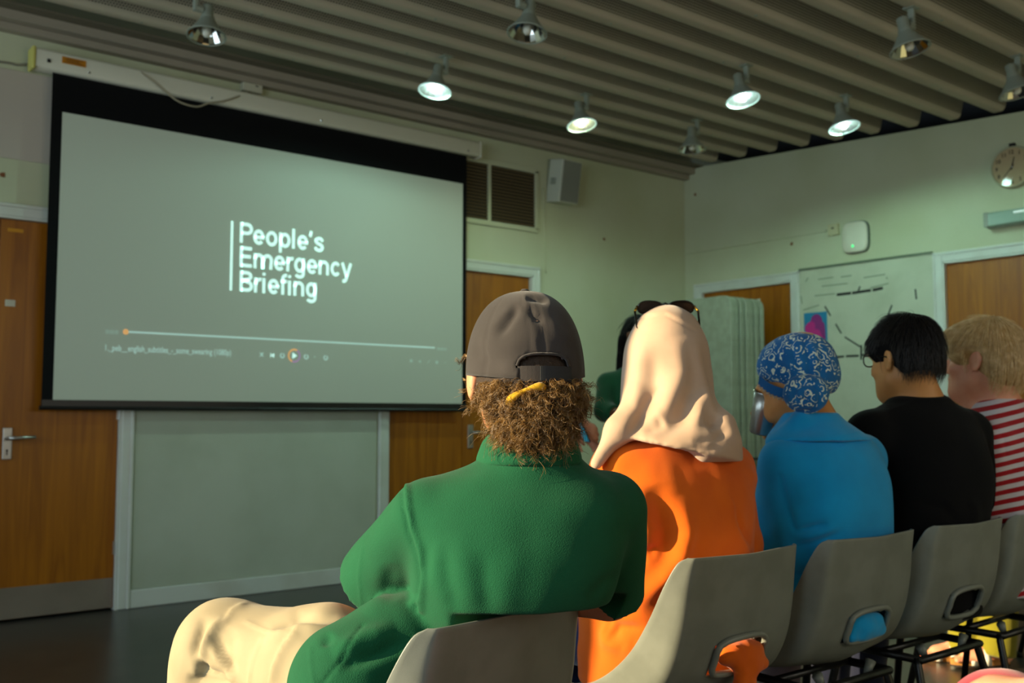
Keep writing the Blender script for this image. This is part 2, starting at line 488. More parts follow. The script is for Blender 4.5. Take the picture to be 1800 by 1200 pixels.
def spline(P, n=6):
    P = [np.array(p, float) for p in P]; out = []
    Q = [2*P[0]-P[1]] + P + [2*P[-1]-P[-2]]
    for i in range(1, len(Q)-2):
        for k in range(n):
            t = k/n; a, b, c, d = Q[i-1], Q[i], Q[i+1], Q[i+2]
            out.append(0.5*((2*b)+(-a+c)*t+(2*a-5*b+4*c-d)*t*t+(-a+3*b-3*c+d)*t**3))
    out.append(P[-1]); return out

# a plain grotesque alphabet drawn as even strokes (capital height 1)
def grotesk(text, w=0.168):
    def arc(cx, cy, rx, ry, a0, a1, n=22): return [(cx+rx*math.cos(R(a0+(a1-a0)*k/n)), cy+ry*math.sin(R(a0+(a1-a0)*k/n))) for k in range(n+1)]
    h = w/2; X = 0.73; X2 = X/2; ry = X2-h+0.012
    def bez(P): return [tuple(p) for p in spline([(a, b) for a, b in P], 8)]
    G = {
     'P': ([[(h, 0), (h, 1)], [(h, 1-h), (0.40, 1-h)]+arc(0.40, 0.70, 0.235, 0.30-h, 90, -90)+[(h, 0.40+h)]], 0.69),
     'E': ([[(h, 0), (h, 1)], [(h, 1-h), (0.66, 1-h)], [(h, 0.52), (0.61, 0.52)], [(h, h), (0.67, h)]], 0.72),
     'B': ([[(h, 0), (h, 1)], [(h, 1-h), (0.40, 1-h)]+arc(0.40, 0.755, 0.205, 0.245-h, 90, -90)+[(h, 0.51+0.0)], [(h, 0.52), (0.42, 0.52)]+arc(0.42, 0.26+h/4, 0.225, 0.26-h+0.02, 90, -90)+[(h, h)]], 0.74),
     'e': ([arc(0.315, X2, 0.315-h, ry, 2, 318), [(h*0.9, X2-0.01), (0.625, X2-0.01)]], 0.665), 'o': ([arc(0.33, X2, 0.33-h, ry, 0, 360, 40)], 0.70), 'c': ([arc(0.31, X2, 0.31-h, ry, 38, 322)], 0.62),
     'p': ([[(h, -0.27), (h, X)], arc(0.345, X2, 0.32-h, ry, 0, 360, 40)], 0.71), 'l': ([[(h, 0), (h, 1)]], w+0.10), "'": ([[(h+0.01, 1), (h+0.01, 0.84)], [(h+0.012, 0.86), (0.02, 0.70)]], w+0.08),
     's': ([bez([(0.50, 0.52), (0.44, 0.625), (0.28, 0.665), (0.12, 0.60), (0.09, 0.52), (0.17, 0.43), (0.31, 0.375), (0.45, 0.31), (0.50, 0.205), (0.42, 0.09), (0.27, 0.062), (0.12, 0.11), (0.065, 0.22)])], 0.60),
     'm': ([[(h, 0), (h, X)], arc(0.30, 0.46, 0.30-h, X-0.46-h+0.012, 180, 0)+[(0.60-h, 0)], [(0.60-h, 0.0), (0.60-h, 0.46)]+arc(0.825-h*0.5, 0.46, 0.30-h, X-0.46-h+0.012, 180, 0)+[(1.05-h*1.0+0.0375-h*0.5+0.0, 0)]], 1.10),
     'n': ([[(h, 0), (h, X)], arc(0.315, 0.44, 0.315-h, X-0.44-h+0.012, 180, 0)+[(0.63-h, 0)]], 0.69), 'r': ([[(h, 0), (h, X)], arc(0.35, 0.40, 0.35-h, X-0.40-h+0.01, 180, 78)], 0.415),
     'g': ([arc(0.315, X2, 0.315-h, ry, 0, 360, 40), [(0.63-h, X), (0.63-h, -0.05)]+arc(0.315, -0.05, 0.315-h, 0.17, 0, -155)], 0.69), 'y': ([[(0.055, X), (0.32, 0.02)], [(0.585, X), (0.30, -0.12), (0.235, -0.205), (0.16, -0.222), (0.07, -0.215)]], 0.64),
     'i': ([[(h, 0), (h, X)], [(h, 0.86), (h, 1)]], w+0.10), 'f': ([arc(0.33, 0.82, 0.20, 0.18-h+0.05, 82, 180)+[(0.13, 0)], [(0.0, 0.665), (0.36, 0.665)]], 0.385)}
    V = []; F = []; x = 0.0
    for ch in text:
        st, adv = G[ch]
        for P in st:
            Q = [np.array(p, float) for p in P]; Q = [q for i, q in enumerate(Q) if i == 0 or np.linalg.norm(q-Q[i-1]) > 1e-4]; n = len(Q); b = len(V)
            for i in range(n):
                t = Q[min(i+1, n-1)]-Q[max(i-1, 0)]
                if 0 < i < n-1:
                    t0 = (Q[i]-Q[i-1])/np.linalg.norm(Q[i]-Q[i-1]); t1 = (Q[i+1]-Q[i])/np.linalg.norm(Q[i+1]-Q[i]); t = t0+t1
                t = t/np.linalg.norm(t); nn = np.array((-t[1], t[0])); k = h
                if 0 < i < n-1: k = h/max(0.5, abs(float(nn@np.array((-t0[1], t0[0])))))
                V += [(Q[i][0]+nn[0]*k+x, Q[i][1]+nn[1]*k, 0.0), (Q[i][0]-nn[0]*k+x, Q[i][1]-nn[1]*k, 0.0)]
            for i in range(n-1): F.append((b+2*i, b+2*i+1, b+2*i+3, b+2*i+2))
        x += adv+0.045
    return np.array(V, np.float32), F

# ================================================================ projector screen
SY = 5.74
root = empty('projector_screen', (2.85, SY, 1.10)); tag(root, 'wide pull-down projector screen with black border showing a white title', 'projection screen')
def rel(o, root):
    """keep world coordinates of mesh data while parenting to a root that is only moved"""
    o.parent = root; o.matrix_parent_inverse = Matrix.Translation(-Vector(root.location)); return o
hs = MB().box((1.336, 5.70, 2.935), (4.338, 5.793, 3.045), 0.018, seg=3).obj('housing', M['white_plastic'], None, True); smooth_angle(hs); rel(hs, root)
for x0, x1 in ((1.325, 1.345), (4.328, 4.345)):
    ec = MB().box((x0, 5.696, 2.928), (x1, 5.796, 3.050), 0.008).obj('end_cap', M['yellowed'] if x0 < 2 else M['off_white'], hs)
st = MB().box((1.475, 5.6975, 2.985), (1.600, 5.70, 3.022)).obj('warning_sticker', material('amber_sticker', '#c07a06', 0.5), hs)
lines = MB()
for k in range(4): lines.box((1.487+0.012*(k % 2), 5.6968, 2.991+0.0072*k), (1.585-0.01*(k % 3), 5.6976, 2.9945+0.0072*k))
lines.obj('sticker_print', material('sticker_print', '#6e4406', 0.6), hs)
MB().box((1.40, 5.697, 2.972), (1.418, 5.701, 2.992)).obj('socket_hole', M['dark'], hs)
for x in (1.62, 2.32, 3.05, 4.22):
    MB().lathe([(0.0, 0.004), (0.006, 0.003), (0.008, 0.0)], 10, Matrix.Translation((x, 5.700, 2.962)) @ Matrix.Rotation(R(90), 4, 'X')).obj('screw', M['chrome'], hs)
fb = MB()
X0, X1, Z0, Z1 = 1.440, 4.236, 1.125, 2.945
PX0, PX1, PZ0, PZ1 = 1.497, 4.203, 1.159, 2.727
for a, b, c, d in ((X0, PX0, Z0, Z1), (PX1, X1, Z0, Z1), (PX0, PX1, PZ1, Z1), (PX0, PX1, Z0, PZ0)):
    fb.box((a, SY, c), (b, SY+0.002, d))
rel(MB().box((1.6, 5.79, 2.96), (1.66, FW, 3.04)).obj('wall_bracket', M['lamp_grey']), root); rel(MB().box((4.0, 5.79, 2.96), (4.06, FW, 3.04)).obj('wall_bracket', M['lamp_grey']), root)
rel(fb.obj('black_border', M['black_cloth']), root)
M['picture'] = bump(material('projected_picture', '#aab0a4', 0.75, spec=0.2, emit='#74806c', estr=0.27), 400, 0.05, 0.001)
pic = rel(MB().box((PX0, SY, PZ0), (PX1, SY+0.002, PZ1)).obj('projection_surface', M['picture']), root)
bar = MB().tube([(1.43, SY, 1.117), (4.262, SY, 1.117)], 0.0125, 12).box((1.44, SY-0.008, 1.112), (4.238, SY+0.010, 1.16)).obj('bottom_bar', M['black_metal'], None); rel(bar, root)
M['title'] = material('projected_white', '#e8fff8', 0.8, emit=(0.62, 1.0, 0.90), estr=0.62)
M['proj_dim'] = material('projected_pale', '#c8dcd4', 0.8, emit=(0.50, 0.80, 0.72), estr=0.33)
M['proj_faint'] = material('projected_faint', '#b0c0b4', 0.8, emit=(0.40, 0.62, 0.52), estr=0.26)
M['proj_orange'] = material('projected_orange', '#e0a060', 0.8, emit=(0.95, 0.50, 0.18), estr=0.45)
M['proj_purple'] = material('projected_purple', '#a080a0', 0.8, emit=(0.55, 0.32, 0.60), estr=0.35)
def put_title(body, left_base, right_x, cap):
    V, F = grotesk(body); x = left_base[0]+V[:, 0]*(right_x-left_base[0])/V[:, 0].max(); z = left_base[2]+V[:, 1]*cap
    mesh_obj('title_text', np.stack([x, np.full_like(x, SY-0.0012), z], 1), F, M['title'], pic)
def put_text(body, left_base, right_x, cap, mat, name='title_text', offset=0.02, slope=0.0):
    """text on the screen: left end of the baseline, right end, capital height"""
    V, F = text_mesh(body, 0.0, offset)
    ref, _ = text_mesh('E', 0.0, offset)
    sz = cap/(ref[:,1].max()-ref[:,1].min()); sx = (right_x-left_base[0])/(V[:,0].max()-V[:,0].min())
    x = left_base[0] + (V[:,0]-V[:,0].min())*sx; z = left_base[2] + (V[:,1]-ref[:,1].min())*sz
    W = np.stack([x, np.full_like(x, SY-0.0012), z], 1)
    return mesh_obj(name, W, F, mat, pic)
# "pic" keeps world coordinates in its own data, so its children can use them directly
put_title("People's", (2.531,5.740,2.121), (3.101,5.740,2.132)[0], 0.126)
put_title("Emergency", (2.533,5.740,1.974), (3.308,5.740,2.003)[0], 0.126)
put_title("Briefing", (2.536,5.740,1.825), (3.053,5.740,1.835)[0], 0.126)
p0 = (2.481,5.740,2.246); p1 = (2.488,5.740,1.825)
MB().box((p0[0]-0.0075, SY-0.0015, p1[2]), (p0[0]+0.0075, SY+0.001, p0[2])).obj('title_rule', M['title'], pic)
q0 = (1.869,5.740,1.543); q1 = (3.967,5.740,1.544)
MB().box((q0[0], SY-0.0015, q1[2]-0.005), (q1[0], SY+0.001, q1[2]+0.005)).obj('progress_line', M['proj_dim'], pic)
MB().lathe([(0, 0), (0.016, 0)], 16, Matrix.Translation((q0[0], SY-0.002, (q0[2]+q1[2])/2)) @ Matrix.Rotation(R(90), 4, 'X')).obj('progress_knob', M['proj_orange'], pic)
put_text("00:00:00", (1.758,5.740,1.528), (1.829,5.740,1.532)[0], 0.022, M['proj_faint'], 'time_text')
put_text("00:00:00", (3.986,5.740,1.529), (4.068,5.740,1.532)[0], 0.018, M['proj_faint'], 'time_text')
put_text("1._peb__english_subtitles_-_some_swearing (1080p)", (1.761,5.740,1.434), (2.491,5.740,1.433)[0], 0.034, M['proj_dim'], 'file_text', 0.012)
def disc(c, r, mat, name, ring=0.0, a0=0.0, a1=2*math.pi):
    mb = MB(); n = 28; V = []; F = []
    for k in range(n+1):
        a = a0+(a1-a0)*k/n
        V.append((c[0]+r*math.cos(a), SY-0.0015, c[2]+r*math.sin(a))); V.append((c[0]+ring*math.cos(a), SY-0.0015, c[2]+ring*math.sin(a)))
    for k in range(n): F.append((2*k, 2*k+1, 2*k+3, 2*k+2))
    mb.add(V, F); return mb.obj(name, mat, pic)
pc = (2.905,5.740,1.449)
disc(pc, 0.043, M['proj_orange'], 'play_ring', 0.033, R(60), R(250)); disc(pc, 0.043, M['proj_purple'], 'play_ring', 0.033, R(250), R(420))
MB().add([(pc[0]-0.013, SY-0.002, pc[2]+0.020), (pc[0]-0.013, SY-0.002, pc[2]-0.020), (pc[0]+0.020, SY-0.002, pc[2])], [(0,1,2)]).obj('play_icon', M['title'], pic)
def icon_poly(pts, c, s, mat): 
    MB().add([(c[0]+s*x, SY-0.0018, c[2]+s*z) for x, z in pts], [tuple(range(len(pts)))]).obj('control_icon', mat, pic)
c = (2.757,5.740,1.445); icon_poly([(0.9,1), (0.9,-1), (-0.6,0)], c, 0.014, M['title']); icon_poly([(-0.6,1), (-0.9,1), (-0.9,-1), (-0.6,-1)], c, 0.014, M['title'])
c = (3.051,5.740,1.447); icon_poly([(-0.9,0.7), (-0.9,-0.7), (0.5,0)], c, 0.011, M['proj_faint'])
c = (2.686,5.740,1.447); icon_poly([(-1,0.9), (-0.6,1.0), (1,-0.7), (0.7,-1)], c, 0.014, M['proj_dim']); icon_poly([(-1,-0.9), (-0.7,-1), (1,0.7), (0.6,1)], c, 0.014, M['proj_dim'])
for p in ((2.824,5.740,1.446), (2.987,5.740,1.445), (3.125,5.740,1.444)): disc(p, 0.0165, M['proj_dim'], 'control_icon', 0.0085, R(100), R(430))
for p in ((3.773,5.740,1.447), (3.984,5.740,1.444)):
    icon_poly([(-1,0.9), (1,0.9), (1,-0.9), (-1,-0.9)], p, 0.011, M['proj_faint'])
c = (3.845,5.740,1.445); icon_poly([(-1,0.4), (-0.3,0.4), (0.6,1), (0.6,-1), (-0.3,-0.4), (-1,-0.4)], c, 0.012, M['proj_faint'])
c = (3.915,5.740,1.446); icon_poly([(-0.8,-1), (-0.4,-1), (0.9,0.9), (0.5,1)], c, 0.013, M['proj_faint'])
c = (4.056,5.740,1.445)
for k in (-1, 0, 1): disc((c[0]+0.008*k, SY, c[2]), 0.0025, M['proj_faint'], 'control_icon')

# fused spur box and the loose flex of the screen
root = MB().box((2.545, FW-0.055, 3.075), (2.675, FW-0.002, 3.165), 0.006).obj('power_outlet', M['off_white'])
tag(root, 'white switched outlet box above the screen housing', 'socket')
MB().box((2.585, FW-0.060, 3.125), (2.605, FW-0.054, 3.140)).obj('switch_rocker', material('green_switch', '#1d6a34', 0.5), root)
MB().box((2.625, FW-0.058, 3.112), (2.645, FW-0.054, 3.117)).obj('fuse_slot', M['dark'], root)
cb = MB(); pts = [(1.898,5.720,3.041), (1.912,5.695,3.017), (1.975,5.685,2.978), (2.058,5.685,2.925), (2.129,5.685,2.892), (2.225,5.685,2.886), (2.300,5.685,2.923), (2.395,5.685,2.956), (2.490,5.700,3.007), (2.581,5.765,3.070)]
o = cb.tube(spline(pts), 0.0055, 8).obj('power_cable', material('cream_flex', '#a89f84', 0.5), None, True)
tag(o, 'cream flex looping from the outlet box over the screen housing', 'cable')
o = MB().tube(spline([(0.55, FW-0.006, 2.945), (0.9, FW-0.006, 2.935), (1.221,5.810,2.960), (1.277,5.810,2.960), (1.348,5.800,2.979)]), 0.006, 8).obj('wall_cable', material('grey_flex', '#7d7868', 0.6), None, True)
tag(o, 'thin grey cable running along the wall to the left end of the screen housing', 'cable')

# ================================================================ vent grille
root = empty('vent_grille', (4.33, FW, 2.72)); tag(root, 'dark slatted vent grille in a cream frame beside the screen', 'vent')
vx0, vx1, vz0, vz1 = 4.16, 4.955, 2.49, 2.945
f = MB(); 
f.box((vx0-0.03, FW-0.02, vz1-0.02), (vx1+0.012, FW, vz1+0.02), 0.003); f.box((vx0-0.03, FW-0.02, vz0-0.02), (vx1+0.012, FW, vz0+0.016), 0.003)
f.box((vx1-0.022, FW-0.02, vz0), (vx1+0.012, FW, vz1), 0.003); f.box((vx0-0.03, FW-0.02, vz0), (vx0, FW, vz1), 0.003)
rel(f.obj('vent_frame', M['wall']), root)
rel(MB().box((4.480, FW-0.019, vz0), (4.508, FW-0.001, vz1), 0.002).obj('mullion', M['wall']), root)
rel(MB().box((vx0, FW-0.004, vz0), (vx1, FW-0.001, vz1)).obj('backing', M['dark']), root)
M['slat'] = material('brown_vent_slat', '#6e5c3c', 0.55)
slat = None
for k in range(17):
    z = vz0+0.03+k*0.0245
    Mx = Matrix.Translation(((vx0+vx1)/2, FW-0.011, z)) @ Matrix.Rotation(R(-40), 4, 'X')
    if slat is None:
        slat = MB().box((-(vx1-vx0)/2, -0.007, -0.0012), ((vx1-vx0)/2, 0.007, 0.0012)).obj('slat', M['slat']); s = slat
    else:
        s = slat.copy(); COL.objects.link(s)
    s.parent = root; s.matrix_parent_inverse = Matrix.Translation(-Vector(root.location)); s.matrix_basis = Mx

# ================================================================ wall speaker
root = empty('wall_speaker', (5.17, FW-0.085, 2.88)); root.rotation_euler = (R(9), 0, R(2)); tag(root, 'grey box loudspeaker on the wall beside the vent grille', 'speaker')
MB().box((-0.105, -0.075, -0.165), (0.105, 0.075, 0.165), 0.008).obj('cabinet', material('light_grey_speaker', '#c0c2ae', 0.55), root)
gr = MB().box((-0.093, -0.0795, -0.155), (0.093, -0.0745, 0.155), 0.003).obj('speaker_grille', bump(material('grey_speaker_cloth', '#83857a', 0.8), 700, 0.3, 0.001), root)
MB().box((-0.03, 0.07, -0.05), (0.03, 0.10, 0.06)).obj('bracket', M['lamp_grey'], root)
MB().box((-0.115, -0.02, -0.03), (-0.104, 0.03, 0.02), 0.003).obj('bracket_arm', M['lamp_grey'], root)
o = MB().tube(spline([(5.022,5.810,2.828), (5.037,5.815,2.609), (5.042,5.815,2.388), (5.053,5.815,2.169)]), 0.005, 6).obj('speaker_wire', M['wall'], None, True)
tag(o, 'painted-over wire running down the wall below the loudspeaker', 'wire')

# ================================================================ right wall fittings
def rbox(y0, y1, z0, z1, d0, d1, bev=0.0, seg=2): return MB().box((RW-d1, min(y0,y1), z0), (RW-d0, max(y0,y1), z1), bev, seg=seg)
o = rbox(5.81, 4.40, 2.474, 2.490, 0, 0.014, 0.002).obj('cable_trunking', M['wall']); tag(o, 'thin painted cable trunking from the corner to the junction box', 'trunking')
o = rbox(4.372, 4.285, 2.435, 2.522, 0, 0.035, 0.006).obj('junction_box', material('cream_plastic', '#c2bf97', 0.45)); tag(o, 'small cream junction box beside the wireless router', 'junction box')
rbox(4.338, 4.318, 2.482, 2.492, 0.034, 0.037).obj('box_slot', M['dark'], o)
# router: rounded square with a green light
root = empty('wireless_router', (RW-0.004, 4.148, 2.395)); tag(root, 'white rounded wireless access point with a green light', 'router')
def squircle(a, b, n=40, p=4.0):
    out = []
    for k in range(n):
        t = 2*math.pi*k/n; c, s = math.cos(t), math.sin(t)
        out.append((a*math.copysign(abs(c)**(2/p), c), b*math.copysign(abs(s)**(2/p), s)))
    return out
V = []; F = []; rings = [(0.0, 1.0), (-0.022, 1.0), (-0.030, 0.97), (-0.034, 0.90), (-0.035, 0.5), (-0.035, 0.01)]
sq = squircle(0.102, 0.115)
for (d, s) in rings: V += [(d, a*s, b*s) for a, b in sq]
for i in range(len(rings)-1):
    for k in range(40): F.append((i*40+k, i*40+(k+1) % 40, (i+1)*40+(k+1) % 40, (i+1)*40+k))
b = mesh_obj('router_case', V, F, M['white_plastic'], root, True); smooth_angle(b, 45)
MB().lathe([(0, 0.004), (0.006, 0.003), (0.009, 0)], 12, Matrix.Translation((-0.035, 0.012, -0.066)) @ Matrix.Rotation(R(-90), 4, 'Y')).obj('status_light', M['green_led'], root)
V = []; F = []
for d, s in ((-0.001, 1.04), (-0.016, 1.04)): V += [(d, a*s-0.006, b*s) for a, b in sq]
F = [(k, (k+1) % 40, 40+(k+1) % 40, 40+k) for k in range(40)]
mesh_obj('back_plate', V, F + [tuple(range(40, 80))], material('router_base_grey', '#5f6a5c', 0.6), root)
# emergency light fitting
root = empty('emergency_light', (RW, 2.86, 2.36)); tag(root, 'long clear-covered emergency light fitting above the door', 'light fitting')
MB().box((-0.05, -0.30, -0.05), (0, 0.30, 0.055), 0.006).obj('light_tray', material('light_tray_grey', '#9aa596', 0.4), root)
MB().box((-0.085, -0.295, -0.045), (-0.05, 0.295, 0.05), 0.012).obj('diffuser', material('prismatic_diffuser', '#8fa594', 0.15), root)
MB().tube([(-0.088, -0.26, 0.025), (-0.088, 0.10, 0.025)], 0.008, 10).obj('fluorescent_tube', material('tube_white', '#eef6f0', 0.2, emit=(0.8, 1.0, 0.92), estr=0.25), root)
MB().box((-0.088, 0.27, -0.048), (0, 0.302, 0.053), 0.008).obj('end_cap', M['lamp_grey'], root)
# clock
root = empty('wall_clock', (RW-0.002, 2.985, 2.695)); root.rotation_euler = (0, 0, R(-90)); tag(root, 'round wall clock with cream face and black numerals', 'clock')
RX = Matrix.Rotation(R(90), 4, 'X')
MB().lathe([(0.138, 0.0), (0.140, 0.02), (0.136, 0.036), (0.128, 0.040), (0.126, 0.032)], 48, RX).obj('clock_rim', material('cream_rim', '#a9a684', 0.4), root, True)
MB().lathe([(0.0, 0.030), (0.127, 0.031)], 48, RX).obj('clock_face', material('peach_clock_face', '#b09a72', 0.6), root)
for h in range(1, 13):
    V, F = text_mesh(str(h), 0.0, 0.02); a = R(90-30*h); cx, cz = 0.100*math.cos(a), 0.100*math.sin(a)
    V = V - np.array([(V[:,0].min()+V[:,0].max())/2, (V[:,1].min()+V[:,1].max())/2, 0]); V *= 0.036
    mesh_obj('numeral', [(cx+v[0], -0.0325, cz+v[1]) for v in V], F, M['ink'], root)
def hand(ang, ln, w, name):
    a = R(90-ang); d = Vector((math.cos(a), 0, math.sin(a))); n = Vector((-d.z, 0, d.x))
    MB().poly([d*-0.018+n*w+Vector((0,-0.035,0)), d*ln+n*w*0.5+Vector((0,-0.035,0)), d*ln-n*w*0.5+Vector((0,-0.035,0)), d*-0.018-n*w+Vector((0,-0.035,0))], (0,1,0), 0.001).obj(name, M['ink'], root)
hand(15, 0.066, 0.0050, 'hour_hand'); hand(222, 0.090, 0.0032, 'minute_hand')
MB().lathe([(0.0, 0.039), (0.007, 0.038), (0.009, 0.034)], 16, RX).obj('hand_boss', M['chrome'], root, True)
MB().lathe([(0.0, 0.0415), (0.125, 0.0415)], 48, RX).obj('clock_glass', M['glass'], root)
MB().box((-0.018, -0.03, 0.138), (0.018, -0.002, 0.160), 0.004).obj('clock_hanger', M['dark'], root)

# whiteboard with worn marker strokes
root = empty('whiteboard', (RW, 4.13, 1.5)); tag(root, 'large whiteboard between two door frames with worn black tape marks', 'whiteboard')
wbo = rel(rbox(3.562, 4.646, 0.85, 2.205, 0, 0.012).obj('board_surface', vary(material('whiteboard_face', '#c3c6ae', 0.35), '#b4b89f', 5.0, 0.45, 0.75)), root)
rel(rbox(3.562, 4.646, 2.198, 2.214, 0, 0.022).obj('top_rail', material('grey_green_rail', '#6b7a66', 0.4, 0.4)), root)
rel(rbox(3.562, 4.646, 0.835, 0.855, 0, 0.05).obj('pen_tray', M['lamp_grey']), root)
D = RW-0.0125
def strokes(lst, mat, w, name='marker_stroke'):
    for a, b in lst:
        a = Vector((D, a[1], a[2])); b = Vector((D, b[1], b[2])); d = (b-a).normalized(); n = Vector((0, -d.z, d.y))*w
        o = MB().poly([a+n, b+n, b-n, a-n], (-1,0,0), 0.0008).obj(name, mat); rel(o, root)
strokes([((6.645,4.320,1.982), (6.645,4.199,1.984)), ((6.645,4.190,1.983), (6.645,4.036,1.989)), ((6.645,4.022,1.988), (6.645,3.940,1.996))], M['marker'], 0.010)
strokes([((6.645,4.138,1.995), (6.645,4.123,2.027)), ((6.645,3.692,1.964), (6.645,3.686,1.891)), ((6.645,4.425,1.905), (6.645,4.377,1.828)),
         ((6.645,3.873,1.866), (6.645,3.916,1.776)), ((6.645,4.335,1.764), (6.645,4.289,1.689)), ((6.645,4.261,1.661), (6.645,4.136,1.582))], M['marker'], 0.006)
strokes([((6.645,4.126,1.594), (6.645,4.129,1.486)), ((6.645,4.366,1.513), (6.645,4.270,1.517)), ((6.645,4.255,1.517), (6.645,4.147,1.516)), ((6.645,4.119,1.519), (6.645,4.008,1.530))], M['marker'], 0.008)
strokes([((6.645,4.479,2.115), (6.645,4.345,2.118)), ((6.645,4.282,2.112), (6.645,4.191,2.115)), ((6.645,4.093,2.087), (6.645,3.920,2.093)), ((6.645,4.513,1.992), (6.645,4.334,1.992)),
         ((6.645,4.446,2.059), (6.645,4.226,2.059)), ((6.645,3.911,2.072), (6.645,3.903,2.058)), ((6.645,4.591,2.110), (6.645,4.565,2.138)), ((6.645,4.040,2.006), (6.645,3.895,2.025)),
         ((6.645,4.635,2.003), (6.645,4.626,1.940)), ((6.645,4.617,1.891), (6.645,4.474,1.918))], M['marker_faint'], 0.005)
# a small poster: blue ground with pink blobs
root = rbox(4.611, 4.408, 1.50, 1.865, 0.0125, 0.0145).obj('poster', material('blue_poster_ground', '#1b7fa6', 0.7)); tag(root, 'small poster of pink shapes on blue, stuck to the whiteboard', 'poster')
def blob(c, a, b, mat, k):
    pts = [(RW-0.0147-0.0003*k, c[0]+a*math.cos(t)*(1+0.12*math.sin(3*t+k)), c[1]+b*math.sin(t)*(1+0.1*math.cos(2*t+k))) for t in [2*math.pi*i/18 for i in range(18)]]
    MB().add(pts, [tuple(range(18))]).obj('printed_shape', mat, root)
M['pink'] = material('poster_pink', '#c0287e', 0.7); M['plum'] = material('poster_plum', '#8a2a74', 0.7)
blob((4.50, 1.765), 0.050, 0.095, M['plum'], 0); blob((4.555, 1.74), 0.045, 0.06, M['pink'], 1); blob((4.455, 1.70), 0.035, 0.085, M['plum'], 2); blob((4.505, 1.66), 0.06, 0.07, M['pink'], 3)
blob((4.535, 1.68), 0.02, 0.015, material('poster_yellow', '#d0a020', 0.7), 4)

# ================================================================ folding tables stacked on end on a trolley
TX, TY = 5.87, 4.70
root0 = empty('table_trolley', (TX+0.21, TY+0.38, 0)); tag(root0, 'low black trolley carrying the folding tables', 'trolley')
f = MB()
f.box((-0.26, -0.36, 0.095), (0.26, 0.36, 0.118), 0.004); f.tube([(0.25, -0.30, 0.10), (0.25, -0.30, 0.95), (0.25, 0.30, 0.95), (0.25, 0.30, 0.10)], 0.014, 8)
f.obj('trolley_frame', M['black_metal'], root0)
for sx in (-0.2, 0.2):
    for sy in (-0.3, 0.3):
        MB().lathe([(0.0, -0.015), (0.045, -0.015), (0.045, 0.015), (0.0, 0.015)], 16, Matrix.Translation((sx, sy, 0.046)) @ Matrix.Rotation(R(90), 4, 'X')).obj('caster', M['dark'], root0)
M['table'] = bump(vary(material('speckled_plastic_tabletop', '#989f8a', 0.5), '#8d947f', 14, 0.4, 0.6), 300, 0.2, 0.001)
M['tedge'] = material('pale_table_edge', '#b4b9a2', 0.5)
def tabletop_mesh(w=0.76, h=1.84, th=0.045, r=0.075):
    bm = bmesh.new(); pts = []
    for (cx, cz, a0) in ((w-r, h-r, 0), (r, h-r, 90), (r, r, 180), (w-r, r, 270)):
        for k in range(7): a = R(a0+15*k); pts.append((cx+r*math.cos(a), cz+r*math.sin(a)))
    n = len(pts); V = []; F = []
    for d, s in ((0.0, 0.985), (0.006, 1.0), (th-0.006, 1.0), (th, 0.985)):
        V += [(d, w/2+(a-w/2)*s, h/2+(b-h/2)*s) for a, b in pts]
    for i in range(3):
        for k in range(n): F.append((i*n+k, i*n+(k+1) % n, (i+1)*n+(k+1) % n, (i+1)*n+k))
    F.append(tuple(reversed(range(n)))); F.append(tuple(range(3*n, 4*n)))
    bm.free(); return V, F
tV, tF = tabletop_mesh()
proto = None
NT = 7
names = ['first', 'second', 'third', 'fourth', 'fifth', 'sixth', 'last']
for k in range(NT):
    lab = 'pale folding table standing on end, %s of the stack counted from the open floor' % names[k]
    if proto is None:
        proto = empty('folding_table', (TX, TY, 0.121)); r_ = proto
        top = mesh_obj('tabletop', tV, tF, M['table'], proto)
        leg = MB().tube([(0.052, 0.12, 0.2), (0.052, 0.12, 0.85), (0.052, 0.64, 0.85), (0.052, 0.64, 0.2)], 0.0065, 6, closed=False).obj('folded_legs', M['lamp_grey'], proto)
    else:
        r_ = proto.copy(); COL.objects.link(r_)
        for ch in proto.children:
            c = ch.copy(); COL.objects.link(c); c.parent = r_
    r_.location = (TX+0.0585*k, TY+0.006*((k*5) % 3), 0.121-0.0*k)
    tag(r_, lab, 'table', 'folding tables on the trolley')
o = MB().tube([(TX-0.012, TY-0.02, 0.76), (TX+0.42, TY-0.02, 0.76)], 0.010, 8).box((TX+0.38, TY-0.045, 0.70), (TX+0.44, TY-0.01, 0.82), 0.01).obj('lashing_strap', M['black_metal'])
tag(o, 'black strap and buckle round the stacked folding tables', 'strap')

